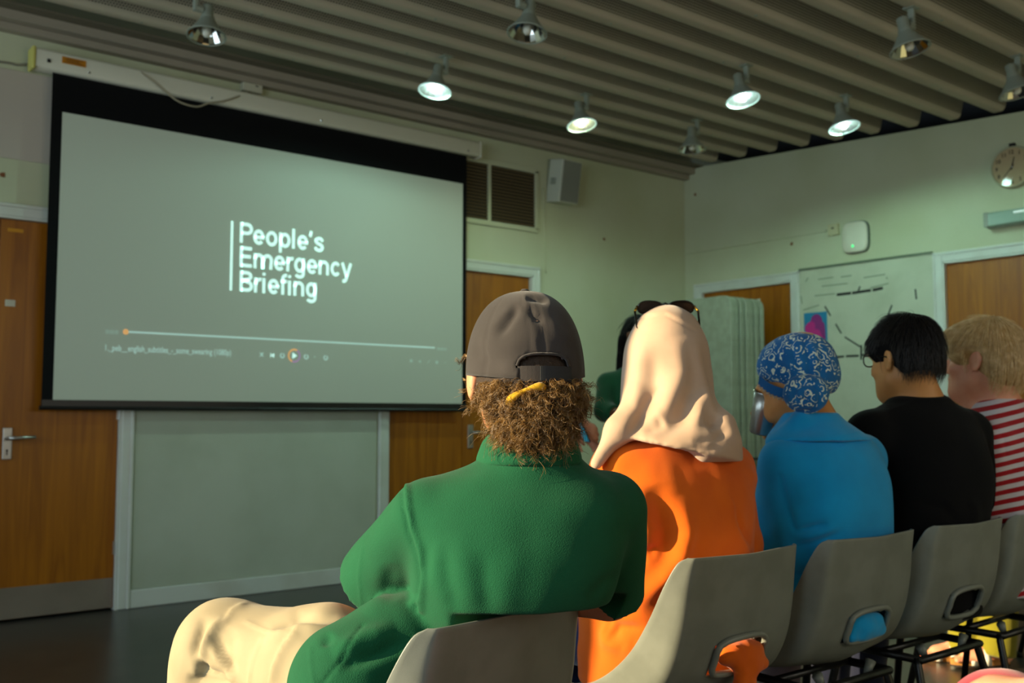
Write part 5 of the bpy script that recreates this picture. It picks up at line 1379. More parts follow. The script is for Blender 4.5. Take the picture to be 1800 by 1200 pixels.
garment('headscarf', v, M['beige'], orange, 0.0022, (11, 11, 8), 21, [
    ('f', [(130.7,85.6), (126.2,46.2), (122.8,6.8), (101.4,-24.2)], 8, 0.008), ('f', [(140.8,68.7), (139.7,18.0), (118.3,-18.6)], 9, -0.009), ('f', [(164.5,80.0), (170.1,46.2), (151.0,6.8), (118.3,-20.3)], 11, 0.013),
    ('f', [(172.4,74.4), (181.4,29.3), (166.8,-1.7), (140.8,-22.5)], 9, -0.011), ('f', [(179.2,82.8), (190.4,34.9), (200.6,-4.5)], 7, 0.010), ('f', [(187.0,68.7), (196.1,34.9), (206.2,-1.7)], 5, -0.008), ('f', [(177.5,51.8), (187.0,18.0), (177.5,-21.4)], 7, 0.007), ('f', [(191.5,-9.0), (198.3,-5.6), (205.1,2.3)], 6, -0.008), ('f', [(179.2,23.7), (183.7,6.8), (185.9,-10.1)], 8, 0.006),
    ('f', [(177.5,-24.2), (200.0,-22.5), (214.1,-9.0)], 5, -0.007), ('f', [(166.2,-29.9), (194.4,-32.7), (211.3,-24.8)], 4, -0.006), ('f', [(129.6,-15.8), (143.7,-9.0), (149.3,-3.4)], 5, -0.009), ('f', [(129.6,9.6), (140.8,23.7), (149.3,29.3)], 4, -0.004), ('f', [(121.1,99.2), (152.1,103.7), (183.1,88.5)], 4, 0.003), ('r', [(125.1,96.9), (152.1,100.8), (181.4,85.6)], 1.2, -0.003)])
# sunglasses pushed up on the headscarf
M['tortoise'] = material('dark_tortoise_frame', '#15100c', 0.15, spec=0.6); M['lens'] = material('brown_tinted_lens', '#2a1d14', 0.06, spec=0.8); M['gold'] = material('gold_hinge', '#c89432', 0.25, 1.0)
g0 = np.array((1.826,1.661,1.335))
root = empty('sunglasses', tuple(g0)); tag(root, 'dark sunglasses with gold hinges pushed up on the beige headscarf', 'sunglasses')
fw = unit(math.cos(R(50)), math.sin(R(50)), 0); rt = unit(fw[1], -fw[0], 0); upv = np.array((0, 0, 1.0))
nrm = unit(*(fw*0.85+upv*0.5)); lup = unit(*np.cross(rt, nrm))
for sx in (-1, 1):
    c = rt*sx*0.036+fw*0.010*(-1)*0; ring = []
    for k in range(28):
        t = 2*math.pi*k/28; a = 0.031*math.copysign(abs(math.cos(t))**0.75, math.cos(t)); b = (0.0175 if math.sin(t) < 0 else 0.0155)*math.copysign(abs(math.sin(t))**0.8, math.sin(t)); ring.append(c+rt*a+lup*(b+0.002*a/0.03*sx)-nrm*0.008*(a*sx/0.03)**2*(1 if a*sx > 0 else 0.2))
    lw = MB().tube(ring, 0.0026, 8, closed=True).obj('lens_rim', M['tortoise'], root, True)
    mb = MB(); mb.add([c+nrm*0.001]+ring, [(0, 1+k, 1+(k+1) % 28) for k in range(28)]); mb.obj('lens', M['lens'], root, True)
    hp = c+rt*sx*0.033+lup*0.006-nrm*0.008
    tip = rt*sx*0.074-fw*0.050-upv*0.052
    mid = rt*sx*0.076-fw*0.022-upv*0.012
    MB().tube([hp, hp*0.3+mid*0.7, mid], 0.0032, 8).obj('hinge', M['gold'], root, True)
    MB().tube([mid, mid*0.4+tip*0.6, tip, tip-upv*0.006-fw*0.012], [0.0028, 0.0026, 0.0026, 0.002], 8).obj('temple', M['tortoise'], root, True)
MB().tube([rt*-0.008+lup*0.006, lup*0.010+nrm*0.001, rt*0.008+lup*0.006], 0.0024, 8).obj('bridge', M['tortoise'], root, True)
shoes(J, material('black_shoe', '#151413', 0.5), orange)

# ---------------------------------------------------------------- 3. woman in the blue headwrap and blue shirt, drinking
h = Head((2.344,1.653,1.179), R(98), R(-4))
J = dict(nk=(2.353,1.607,1.039), shL=(2.233,1.614,0.947), shR=(2.550,1.589,0.953), elL=(2.261,1.695,0.686), elR=(2.60,1.80,0.92), wrL=(2.19,1.98,0.66), wrR=(2.456,1.742,1.054), hdL=((0.3,0.7,-0.4), (0,0,-1)), hdR=(-AX_R*0.9+np.array((0,0,0.25)), -AX_F),
         pv=(2.33,1.64,0.55), ch=(2.356,1.591,0.846), hpL=(2.24,1.66,0.545), hpR=(2.42,1.66,0.545), knL=(2.21,2.09,0.53), knR=(2.45,2.09,0.53), anL=(2.21,2.13,0.085), anR=(2.45,2.13,0.085), ftL=R(95), ftR=R(80), curl=0.75)
lo, hi = box_of([J[k] for k in J if k[:2] in ('sh','el','wr','pv','kn','an','nk')]+[h.c], 0.25); lo[2] = -0.01
v = Vol(lo, hi, 0.0065); limbs(v, J); neck_shape(v, h, J['nk'], 0.052); head_shape(v, h, False, 1.0)
blue = finish_body(v, M['skin_tan'], 'seated woman in a patterned blue headwrap and bright blue shirt, drinking')
eyes(h, blue, M['iris'])
v = Vol(lo, hi, 0.009); M['grey_trouser'] = cloth('grey_purple_cotton', '#57505c', '#4d4752')
v.ell(J['pv'], (0.18, 0.15, 0.11), rot_az(R(90)), 0.04); v.path([J['hpL'], J['knL'], J['anL']], [0.10, 0.078, 0.066], 0.03); v.path([J['hpR'], J['knR'], J['anR']], [0.10, 0.078, 0.066], 0.03)
garment('trousers', v, M['grey_trouser'], blue, 0.003, (9, 9, 9), 2)
M['blue'] = cloth('turquoise_linen', '#06a0e0', '#0592d0', 0.85, 800, 0.35, 0.25)
lo, hi = box_of([J['nk'], J['shL'], J['shR'], J['elL'], J['elR'], J['wrR'], (2.12,1.43,0.5), (2.52,1.80,0.5)], 0.13)
v = Vol(lo, hi, 0.006)
v.loft([(1.050,2.353,1.607, 0.085,0.075,0.07), (1.004,2.364,1.598, 0.145,0.09,0.10), (0.936,2.370,1.593, 0.185,0.11,0.128), (0.845,2.373,1.590, 0.195,0.125,0.140), (0.738,2.383,1.595, 0.190,0.14,0.135),
        (0.601,2.390,1.603, 0.190,0.15,0.130), (0.495,2.393,1.613, 0.195,0.16,0.135)], R(86), 0.03, 2.4)
v.cone((2.352,1.607,1.012), J['shL'], 0.06, 0.06, 0.05); v.cone((2.356,1.604,1.020), J['shR'], 0.06, 0.062, 0.05)
v.path([J['shL'], J['elL']], [0.066, 0.060], 0.022); v.path([J['shR'], J['elR']], [0.064, 0.056], 0.022)
v.cut_cone(J['elL'], J['wrL'], 0.058, 0.048, 0.02); v.cut_cone(J['elR'], np.array(J['elR'])*0.45+np.array(J['wrR'])*0.55, 0.056, 0.05, 0.02)
garment('shirt', v, M['blue'], blue, 0.0028, (10, 10, 7), 31, [
    ('f', [(277.2,-112.7), (293.0,-108.7), (309.9,-104.8)], 3, -0.010), ('f', [(273.2,-128.5), (298.6,-121.7), (326.8,-111.5)], 4, -0.008), ('f', [(276.1,-151.0), (284.5,-156.6), (288.5,-162.3)], 5, -0.010), ('f', [(267.6,-170.7), (281.7,-176.3), (293.0,-173.5)], 5, 0.010),
    ('f', [(277.2,-120.0), (298.6,-116.1), (321.1,-108.7)], 5, 0.006), ('f', [(270.4,-139.7), (287.3,-142.5), (304.2,-134.1)], 7, 0.008), ('r', [(263.7,-58.0), (269.3,-83.4), (277.2,-111.5)], 2.0, -0.005), ('f', [(250.7,-66.5), (259.2,-94.6), (265.9,-128.5)], 8, 0.006),
    ('f', [(304.2,-55.2), (295.8,-83.4), (281.7,-97.5)], 10, -0.004), ('r', [(304.2,-38.3), (338.0,-24.2), (363.4,-21.4)], 1.6, 0.0018)])
v = Vol((2.18,1.36,0.46), (2.46,1.62,0.64), 0.0055); v.ell((2.317,1.452,0.548), (0.080, 0.032, 0.034), None, 0.01); v.cone((2.25,1.443,0.526), (2.385,1.443,0.530), 0.012, 0.014, 0.008)
garment('shirt_tail', v, M['blue'], blue, 0.003, (30, 30, 30), 4)
v = Vol(np.array(J['nk'])-0.19, np.array(J['nk'])+0.16, 0.005)
v.loft([(1.082,2.344,1.614, 0.066,0.072,0.070), (1.061,2.347,1.611, 0.082,0.085,0.084), (1.036,2.351,1.608, 0.116,0.100,0.108), (1.015,2.356,1.604, 0.150,0.110,0.124), (1.006,2.357,1.604, 0.158,0.112,0.128)], R(86), 0.01, 2.2, capk=0.004)
v.cone((2.265,1.588,1.061), (2.213,1.656,0.959), 0.024, 0.024, 0.03)
garment('collar', v, M['blue'], blue, 0.0015, (16, 16, 10), 3, [('h', [(363.4,-11.3), (321.1,-21.4), (281.7,-38.3)], 2, -0.002)])
# patterned headwrap with a knot at the nape
def paisley():
    m = cloth('blue_paisley_cotton', '#13568c', None, 0.85, 900, 0.2, 0.2); b = bsdf(m)
    v0 = coords(m, (1, 1, 1)); dn = N(m, 'ShaderNodeTexNoise'); dn.inputs['Scale'].default_value = 26; L(m, v0, dn.inputs['Vector'])
    ad = N(m, 'ShaderNodeMix', data_type='VECTOR'); ad.inputs['Factor'].default_value = 0.030; L(m, v0, ad.inputs['A']); L(m, dn.outputs['Color'], ad.inputs['B'])
    vo = N(m, 'ShaderNodeTexVoronoi'); vo.inputs['Scale'].default_value = 36; L(m, ad.outputs['Result'], vo.inputs['Vector'])
    def mth(op, a, c): 
        n = N(m, 'ShaderNodeMath', operation=op); 
        for i, x in enumerate((a, c)):
            if isinstance(x, (int, float)): n.inputs[i].default_value = x
            else: L(m, x, n.inputs[i])
        return n.outputs[0]
    ring = mth('SINE', mth('MULTIPLY', vo.outputs['Distance'], 21.0), 0.0); r1 = mth('GREATER_THAN', ring, 0.66)
    n2 = N(m, 'ShaderNodeTexNoise'); n2.inputs['Scale'].default_value = 48; n2.inputs['Detail'].default_value = 1; L(m, v0, n2.inputs['Vector'])
    r2 = mth('MULTIPLY', r1, mth('GREATER_THAN', n2.outputs['Fac'], 0.47))
    vo2 = N(m, 'ShaderNodeTexVoronoi'); vo2.inputs['Scale'].default_value = 120; L(m, v0, vo2.inputs['Vector'])
    dots = mth('MULTIPLY', mth('LESS_THAN', vo2.outputs['Distance'], 0.22), mth('GREATER_THAN', n2.outputs['Fac'], 0.54))
    f = mth('MAXIMUM', r2, dots)
    n3 = N(m, 'ShaderNodeTexNoise'); n3.inputs['Scale'].default_value = 18; L(m, v0, n3.inputs['Vector'])
    base = N(m, 'ShaderNodeMix', data_type='RGBA'); base.inputs['A'].default_value = (*lin('#0f4c86'), 1); base.inputs['B'].default_value = (*lin('#1f74b0'), 1); L(m, n3.outputs['Fac'], base.inputs['Factor'])
    mx = N(m, 'ShaderNodeMix', data_type='RGBA'); L(m, base.outputs['Result'], mx.inputs['A']); mx.inputs['B'].default_value = (*lin('#d3dccb'), 1)
    L(m, f, mx.inputs['Factor']); L(m, mx.outputs['Result'], b.inputs['Base Color']); return m
M['paisley'] = paisley(); M['wrap_band'] = cloth('plain_blue_cotton', '#105a96', '#0d5088')
v = Vol(np.array(h.c)-0.20, np.array(h.c)+0.16, 0.0048)
h.E(v, (0, -0.010, 0.034), (0.089, 0.102, 0.086), 0.02); h.E(v, (0, -0.045, -0.010), (0.080, 0.070, 0.060), 0.03); h.E(v, (0, 0.040, 0.030), (0.080, 0.062, 0.066), 0.03)
h.cutp = h.P(0, 0, -0.040)
v.cut(h.P(0, 0.04, -0.018), h.Q@np.array((0, 0.42, -0.9), np.float32), 0.008)
v.cut(h.P(0, -0.08, -0.055), h.Q@np.array((0, 0.0, -1.0), np.float32), 0.008)
kc = np.array((2.265,1.572,1.129))
sp = [(1412+ (4+3.1*k)*math.cos(0.75*k), 694+(4+2.7*k)*math.sin(0.75*k)) for k in range(13)]
sp = [((a-900)/1.775, (732-b)/1.775) for a, b in sp]
garment('headwrap', v, M['paisley'], blue, 0.0016, (22, 22, 16), 41, [
    ('f', [(288.5,33.8), (278.9,60.3), (276.1,81.1)], 3, -0.006), ('f', [(295.8,36.1), (293.0,63.1), (290.1,80.0)], 3, -0.006), ('f', [(281.7,32.1), (264.8,51.8), (258.0,71.5)], 3, -0.005), ('f', [(304.2,33.8), (308.7,57.5), (304.2,74.4)], 3, -0.005),
    ('f', [(277.2,23.7), (260.3,33.8), (247.9,43.4)], 3, -0.004), ('f', [(284.5,34.9), (272.1,57.5), (268.2,77.2)], 4, 0.003), ('f', [(299.7,36.1), (300.8,60.3), (297.5,77.7)], 4, 0.003)])
v = Vol(kc-0.09, kc+0.09, 0.004); v.ell(kc, (0.058, 0.042, 0.052), rot_az(CAMAZ-0.25), 0.012); v.ell(kc+AX_R*0.02+np.array((0,0,0.012)), (0.036, 0.044, 0.036), rot_az(CAMAZ-0.25), 0.008)
garment('headwrap_knot', v, M['paisley'], blue, 0.0012, (30, 30, 30), 5, [('r', sp, 2.0, -0.007)])
pb = [h.P(-0.077, 0.072, -0.006), h.P(-0.086, 0.040, -0.030), h.P(-0.088, 0.005, -0.046), h.P(-0.080, -0.035, -0.056)]
V_ = []; F_ = []
pp = np.array(spline(pb, 6))
for k, p in enumerate(pp):
    o_ = h.Q@np.array((-1, 0, 0), np.float32); u_ = h.Q@np.array((0, -0.3, 0.95), np.float32)
    for du, do in ((-0.012, 0.004), (0.014, 0.006), (0.014, 0.001), (-0.012, -0.001)): V_.append(p+u_*du+o_*do)
for k in range(len(pp)-1):
    for s in range(4): F_.append((4*k+s, 4*k+(s+1) % 4, 4*k+4+(s+1) % 4, 4*k+4+s))
mesh_obj('plain_border', V_, F_, M['wrap_band'], blue, False)
lc = MB()
for k in range(0, len(pp)):
    p = pp[k]+h.Q@np.array((-0.005, 0.0, -0.014-0.003*(k % 2)), np.float32)
    lc.lathe([(0.0, -0.0035), (0.003, -0.002), (0.0035, 0.001), (0.0, 0.0035)], 8, Matrix.Translation(p))
    if k < len(pp)-1: lc.tube([p, pp[k+1]+h.Q@np.array((-0.005, 0.0, -0.014-0.003*((k+1) % 2)), np.float32)], 0.0012, 5)
lo_ = lc.obj('lace_edging', material('beaded_lace', '#b9a184', 0.5), blue, True); lo_['kind'] = 'stuff'
# steel cup at her mouth
c0 = np.array((2.321,1.735,1.136)); ax_ = unit(*(AX_R*-0.14+AX_F*0.25+np.array((0, 0, -0.95))))
root = empty('drinking_cup', tuple(c0)); root.rotation_euler = Vector(-ax_).to_track_quat('Z', 'Y').to_euler()
tag(root, 'brushed steel cup held to the mouth of the woman in blue', 'cup')
MB().lathe([(0.0, -0.118), (0.026, -0.118), (0.030, -0.113), (0.0335, -0.05), (0.037, 0.0), (0.0355, 0.0), (0.032, -0.05), (0.028, -0.110), (0.0, -0.112)], 28).obj('cup_wall', M['steel'], root, True)
MB().tube([(0.0365*math.cos(2*math.pi*k/28), 0.0365*math.sin(2*math.pi*k/28), 0) for k in range(28)], 0.0012, 6, closed=True).obj('cup_lip', M['chrome'], root, True)
shoes(J, material('bright_orange_sandal', '#c8641a', 0.6), blue, 'sandal')

# ---------------------------------------------------------------- 4. person in black with short dark hair
h = Head((2.815,1.605,1.240), R(80), R(-8))
J = dict(nk=(2.848,1.579,1.104), shL=(2.659,1.629,1.016), shR=(3.053,1.541,1.018), elL=(2.698,1.700,0.821), elR=(3.159,1.558,0.806), wrL=(2.74,1.98,0.68), wrR=(2.92,1.98,0.68), hdL=((0.5,0.6,-0.5), (0,0,-1)), hdR=((-0.5,0.6,-0.5), (0,0,-1)),
         pv=(2.825,1.64,0.55), ch=(2.843,1.570,0.872), hpL=(2.73,1.66,0.545), hpR=(2.92,1.66,0.545), knL=(2.78,2.09,0.60), knR=(2.86,2.08,0.52), anL=(3.07,2.10,0.335), anR=(2.86,2.12,0.085), ftL=R(15), ftR=R(88))
lo, hi = box_of([J[k] for k in J if k[:2] in ('sh','el','wr','pv','kn','an','nk')]+[h.c], 0.27); lo[2] = -0.01
v = Vol(lo, hi, 0.007); limbs(v, J); neck_shape(v, h, J['nk'], 0.060); head_shape(v, h, True, 1.06)
black = finish_body(v, M['skin_tan'], 'seated person in a plain black top with short black hair and glasses')
eyes(h, black, M['iris'])
v = Vol(lo, hi, 0.009); M['mauve'] = cloth('mauve_grey_cotton', '#6a5a62', '#5d4f57')
v.ell(J['pv'], (0.185, 0.15, 0.11), rot_az(R(90)), 0.04); v.path([J['hpL'], J['knL'], J['anL']], [0.10, 0.078, 0.060], 0.03); v.path([J['hpR'], J['knR'], J['anR']], [0.10, 0.078, 0.066], 0.03)
v.cut((3.00,2.10,0.38), (0.75,0.0,-0.65), within=((2.9,1.9,0.15), (3.3,2.3,0.5)))
garment('trousers', v, M['mauve'], black, 0.003, (9, 9, 9), 2)
M['black'] = cloth('black_jersey', '#060607', '#08080a', 0.95, 900, 0.2, 0.03)
lo, hi = box_of([J['nk'], J['shL'], J['shR'], J['elL'], J['elR'], (2.62,1.43,0.5), (3.02,1.80,0.5)], 0.13)
v = Vol(lo, hi, 0.007)
v.loft([(1.111,2.845,1.581, 0.086,0.075,0.070), (1.084,2.849,1.578, 0.132,0.09,0.092), (1.031,2.853,1.575, 0.180,0.11,0.125), (0.939,2.848,1.566, 0.198,0.125,0.155), (0.839,2.847,1.567, 0.198,0.14,0.160), (0.704,2.845,1.581, 0.195,0.15,0.140), (0.552,2.855,1.599, 0.200,0.16,0.138), (0.484,2.859,1.608, 0.200,0.16,0.14)], R(80), 0.03, 2.3)
v.cone((2.846,1.580,1.087), J['shL'], 0.062, 0.066, 0.05); v.cone((2.849,1.578,1.087), J['shR'], 0.062, 0.066, 0.05)
v.path([J['shL'], J['elL']], [0.072, 0.062], 0.022); v.path([J['shR'], J['elR']], [0.072, 0.062], 0.022); v.cut_cone(J['elL'], J['wrL'], 0.06, 0.05, 0.02); v.cut_cone(J['elR'], J['wrR'], 0.06, 0.05, 0.02)
garment('black_top', v, M['black'], black, 0.003, (8, 8, 7), 51, [('f', [(394.4,-83.4), (422.5,-89.0), (445.1,-111.5)], 5, -0.008), ('f', [(450.7,-77.7), (455.2,-94.6), (450.7,-111.5)], 5, 0.006), ('r', [(371.8,5.6), (400.0,15.8), (432.7,18.0)], 1.5, 0.002)])
M['black_hair'] = hair_mat('black_hair', '#120d0a', '#1d1510', 0.5); M['black_base'] = bump(material('black_hair_mass', '#0c0908', 0.85, spec=0.15), 120, 0.6, 0.004)
v = Vol(np.array(h.c)-0.19, np.array(h.c)+0.19, 0.005)
h.E(v, (0, -0.014, 0.040), (0.088, 0.108, 0.098), 0.02); h.E(v, (0, -0.060, -0.020), (0.074, 0.055, 0.060), 0.025); h.E(v, (-0.064, 0.046, 0.045), (0.022, 0.032, 0.038), 0.02); h.E(v, (0.064, 0.046, 0.045), (0.022, 0.032, 0.038), 0.02)
h.E(v, (0, 0.105, 0.000), (0.085, 0.060, 0.062), 0.012, 's'); 
for sx in (-1, 1): h.E(v, (sx*0.088, -0.004, -0.012), (0.020, 0.022, 0.034), 0.006, 's')
v.cut(h.P(0, -0.05, -0.050), h.Q@np.array((0, -0.15, -1), np.float32), 0.006)
V, Q = v.mesh(1); V = wrinkle(V, Q, 0.003, (30, 30, 14), 6); Nn = vnormals(V, Q); hair = np_mesh('hair', V, Q, M['black_base'], black)
top = np.where(V[:, 2] > h.c[2]-0.030)[0]
fl_ = flow_hair(V[top], Nn[top], 3200, h, (0.01, -0.05, 0.13), 0.062, 5, 0.16, 0.22)
ends = np.where((V[:, 2] < h.c[2]-0.02) & (((V-h.c)@(h.Q[:, 1])) < -0.03))[0]
fl_ += flow_hair(V[ends], Nn[ends], 260, h, (0, 0, 0.2), 0.055, 8, 0.10, 0.35)
crown_i = np.where(V[:, 2] > h.c[2]+0.12)[0]
fl_ += flow_hair(V[crown_i], Nn[crown_i], 16, h, (0.03, -0.08, 0.10), 0.07, 9, 0.65, 0.3)
strands('hair_strands', fl_, 0.00045, M['black_hair'], hair)
# glasses
root = empty('glasses', tuple(h.c)); root.rotation_euler = (0, 0, R(80)-math.pi/2); tag(root, 'dark framed glasses worn by the person in black', 'glasses')
for sx in (-1, 1):
    ring = [(sx*0.034+0.026*math.copysign(abs(math.cos(t))**0.8, math.cos(t)), 0.108-0.006*abs(sx*0.034+0.026*math.cos(t))/0.06, 0.002+0.020*math.copysign(abs(math.sin(t))**0.8, math.sin(t))) for t in [2*math.pi*k/24 for k in range(24)]]
    MB().tube(ring, 0.0022, 8, closed=True).obj('lens_rim', M['tortoise'], root, True)
    MB().add([(sx*0.034, 0.106, 0.002)]+ring, [(0, 1+k, 1+(k+1) % 24) for k in range(24)]).obj('lens', M['glass'], root, True)
    MB().tube([(sx*0.060, 0.101, 0.010), (sx*0.072, 0.085, 0.012), (sx*0.080, 0.03, 0.010), (sx*0.082, -0.004, 0.006), (sx*0.081, -0.022, -0.012)], 0.0022, 8).obj('temple', M['tortoise'], root, True)
MB().tube([(-0.009, 0.107, 0.006), (0, 0.109, 0.010), (0.009, 0.107, 0.006)], 0.002, 8).obj('bridge', M['tortoise'], root, True)
# sandals: cork sole and white straps
M['cork'] = bump(material('cork_sole', '#a8712e', 0.8), 200, 0.4, 0.002); M['strap_white'] = material('white_strap', '#d9d6c6', 0.5); M['sole_dark'] = material('dark_rubber_sole', '#2a211b', 0.8)
def sandal(ank, az, person, dz=0.0):
    a = np.array(ank, np.float32); f = np.array((math.cos(az), math.sin(az), 0)); r = np.array((f[1], -f[0], 0)); out = []; n = 30
    P = []
    for k in range(n):
        t = 2*math.pi*k/n; x = 0.072+0.128*math.cos(t); w = 0.040*(0.86+0.22*math.cos(t)); P.append((x, w*math.sin(t)))
    def slab(z0, z1, nm, mat):
        mb = MB(); mb.add([a+f*x+r*y+np.array((0, 0, z-0.082)) for z in (z0, z1) for x, y in P], [tuple(range(n))[::-1], tuple(range(n, 2*n))]+[(k, (k+1) % n, n+(k+1) % n, n+k) for k in range(n)]); return mb.obj(nm, mat, person)
    s = slab(-0.022+dz, 0.002+dz, 'sandal_sole', M['cork']); slab(-0.030+dz, -0.022+dz, 'sandal_tread', M['sole_dark'])
    for x, hgt, w in ((0.115, 0.046, 0.042), (0.055, 0.072, 0.041)):
        V = []; F = []
        for i in range(13):
            t = math.pi*i/12; 
            for dx in (-0.013, 0.013): V.append(a+f*(x+dx)+r*w*math.cos(t)+np.array((0, 0, hgt*math.sin(t)**0.8-0.080)))
        for i in range(12): F.append((2*i, 2*i+1, 2*i+3, 2*i+2))
        o = mesh_obj('sandal_strap', V, F, M['strap_white'], person, True); md = o.modifiers.new('thickness', 'SOLIDIFY'); md.thickness = 0.003; md.offset = 1
sandal((3.07,2.10,0.335), R(15), black); sandal((2.86,2.12,0.085+0.0), R(88), black, 0.024)

# ---------------------------------------------------------------- 5. blond person in the striped top
h = Head((3.246,1.578,1.250), R(97), R(0), 0, 1.06)
J = dict(nk=(3.283,1.548,1.099), shL=(3.149,1.515,0.994), shR=(3.526,1.518,0.988), elL=(3.177,1.543,0.762), elR=(3.590,1.531,0.728), wrL=(3.20,2.02,0.68), wrR=(3.38,2.02,0.68), hdL=((0.5,0.6,-0.5), (0,0,-1)), hdR=((-0.5,0.6,-0.5), (0,0,-1)),
         pv=(3.32,1.66,0.55), ch=(3.326,1.525,0.854), hpL=(3.23,1.68,0.545), hpR=(3.41,1.68,0.545), knL=(3.20,2.11,0.53), knR=(3.44,2.11,0.53), anL=(3.20,2.15,0.085), anR=(3.44,2.15,0.085), ftL=R(95), ftR=R(85))
lo, hi = box_of([J[k] for k in J if k[:2] in ('sh','el','wr','pv','kn','an','nk')]+[h.c], 0.27); lo[2] = -0.01
v = Vol(lo, hi, 0.007); limbs(v, J); neck_shape(v, h, J['nk'], 0.056, 0.035); head_shape(v, h)
h.C(v, (0.02, 0.05, -0.10), (0.0, 0.01, -0.17), 0.03, 0.035, 0.04)
blond = finish_body(v, M['skin_pink'], 'seated person with short blond hair in a red and white striped top')
eyes(h, blond, M['iris'])
v = Vol(lo, hi, 0.009); M['navy'] = cloth('navy_cotton', '#141a33', '#11162b')
v.ell(J['pv'], (0.18, 0.15, 0.11), rot_az(R(90)), 0.04); v.path([J['hpL'], J['knL'], J['anL']], [0.10, 0.078, 0.066], 0.03); v.path([J['hpR'], J['knR'], J['anR']], [0.10, 0.078, 0.066], 0.03)
garment('trousers', v, M['navy'], blond, 0.003, (9, 9, 9), 2)
def stripes():
    m = cloth('striped_jersey', '#ffffff', None, 0.9, 900, 0.2, 0.15); b = bsdf(m); tc = N(m, 'ShaderNodeTexCoord'); mp = N(m, 'ShaderNodeMapping'); mp.inputs['Rotation'].default_value = (R(10), R(8), 0)
    L(m, tc.outputs['Object'], mp.inputs['Vector']); sp = N(m, 'ShaderNodeSeparateXYZ'); L(m, mp.outputs['Vector'], sp.inputs['Vector'])
    a = N(m, 'ShaderNodeMath', operation='DIVIDE'); L(m, sp.outputs['Z'], a.inputs[0]); a.inputs[1].default_value = 0.0285
    fr = N(m, 'ShaderNodeMath', operation='FRACT'); L(m, a.outputs[0], fr.inputs[0]); lt = N(m, 'ShaderNodeMath', operation='LESS_THAN'); L(m, fr.outputs[0], lt.inputs[0]); lt.inputs[1].default_value = 0.50
    mx = N(m, 'ShaderNodeMix', data_type='RGBA'); mx.inputs['A'].default_value = (*lin('#d3ccd0'), 1); mx.inputs['B'].default_value = (*lin('#a81c24'), 1); L(m, lt.outputs[0], mx.inputs['Factor']); L(m, mx.outputs['Result'], b.inputs['Base Color']); return m
M['stripes'] = stripes()
lo, hi = box_of([J['nk'], J['shL'], J['shR'], J['elL'], J['elR'], (3.12,1.46,0.5), (3.5,1.80,0.5)], 0.13)
v = Vol(lo, hi, 0.007)
v.loft([(1.118,3.284,1.547, 0.078,0.075,0.066), (1.077,3.290,1.542, 0.120,0.085,0.088), (1.019,3.300,1.534, 0.165,0.10,0.115), (0.909,3.318,1.532, 0.180,0.115,0.130), (0.763,3.320,1.531, 0.175,0.13,0.130), (0.562,3.334,1.545, 0.180,0.15,0.125), (0.508,3.333,1.546, 0.180,0.15,0.125)], R(90), 0.03, 2.3)
v.cone(J['ch'], J['pv'], 0.115, 0.12, 0.03); v.cone((3.284,1.547,1.077), J['shL'], 0.058, 0.058, 0.05); v.cone((3.284,1.547,1.077), J['shR'], 0.058, 0.06, 0.05); v.path([J['shL'], J['elL']], [0.062, 0.056], 0.02); v.path([J['shR'], J['elR']], [0.062, 0.056], 0.02)
v.cut_cone(J['elL'], J['wrL'], 0.055, 0.045, 0.02); v.cut_cone(J['elR'], J['wrR'], 0.055, 0.045, 0.02)
garment('striped_top', v, M['stripes'], blond, 0.003, (9, 9, 8), 61, [('r', [(459.7,-4.5), (476.1,-11.3), (485.6,-21.4), (486.8,-38.3)], 1.5, -0.004), ('f', [(481.7,-111.5), (495.8,-108.7), (507.0,-112.7)], 5, 0.007), ('f', [(478.9,-128.5), (493.0,-134.1), (504.2,-128.5)], 4, -0.007)])
M['blond_hair'] = hair_mat('blond_hair', '#ecd09c', '#c4a066', 0.35); M['blond_base'] = bump(vary(material('blond_hair_mass', '#d0ae78', 0.6), '#ae8a54', 40), 120, 0.6, 0.004)
v = Vol(np.array(h.c)-0.21, np.array(h.c)+0.20, 0.0055)
h.E(v, (0, -0.014, 0.038), (0.090, 0.112, 0.098), 0.02); h.E(v, (0, -0.066, -0.014), (0.086, 0.056, 0.066), 0.03); h.E(v, (0, 0.066, 0.080), (0.064, 0.048, 0.034), 0.03); h.E(v, (-0.062, 0.045, 0.030), (0.024, 0.040, 0.040), 0.02); h.E(v, (0.062, 0.045, 0.030), (0.024, 0.040, 0.040), 0.02)
h.E(v, (0, 0.112, -0.004), (0.085, 0.052, 0.066), 0.012, 's')
for sx in (-1, 1): h.E(v, (sx*0.092, 0.000, -0.014), (0.024, 0.026, 0.040), 0.006, 's')
V, Q = v.mesh(1); V = wrinkle(V, Q, 0.003, (24, 24, 10), 6); Nn = vnormals(V, Q); hair = np_mesh('hair', V, Q, M['blond_base'], blond)
top = np.where(V[:, 2] > h.c[2]-0.060)[0]
strands('hair_strands', flow_hair(V[top], Nn[top], 3800, h, (-0.01, -0.04, 0.13), 0.085, 5, 0.12, 0.14), 0.00048, M['blond_hair'], hair)
shoes(J, material('navy_shoe', '#1a1c28', 0.5), blond)

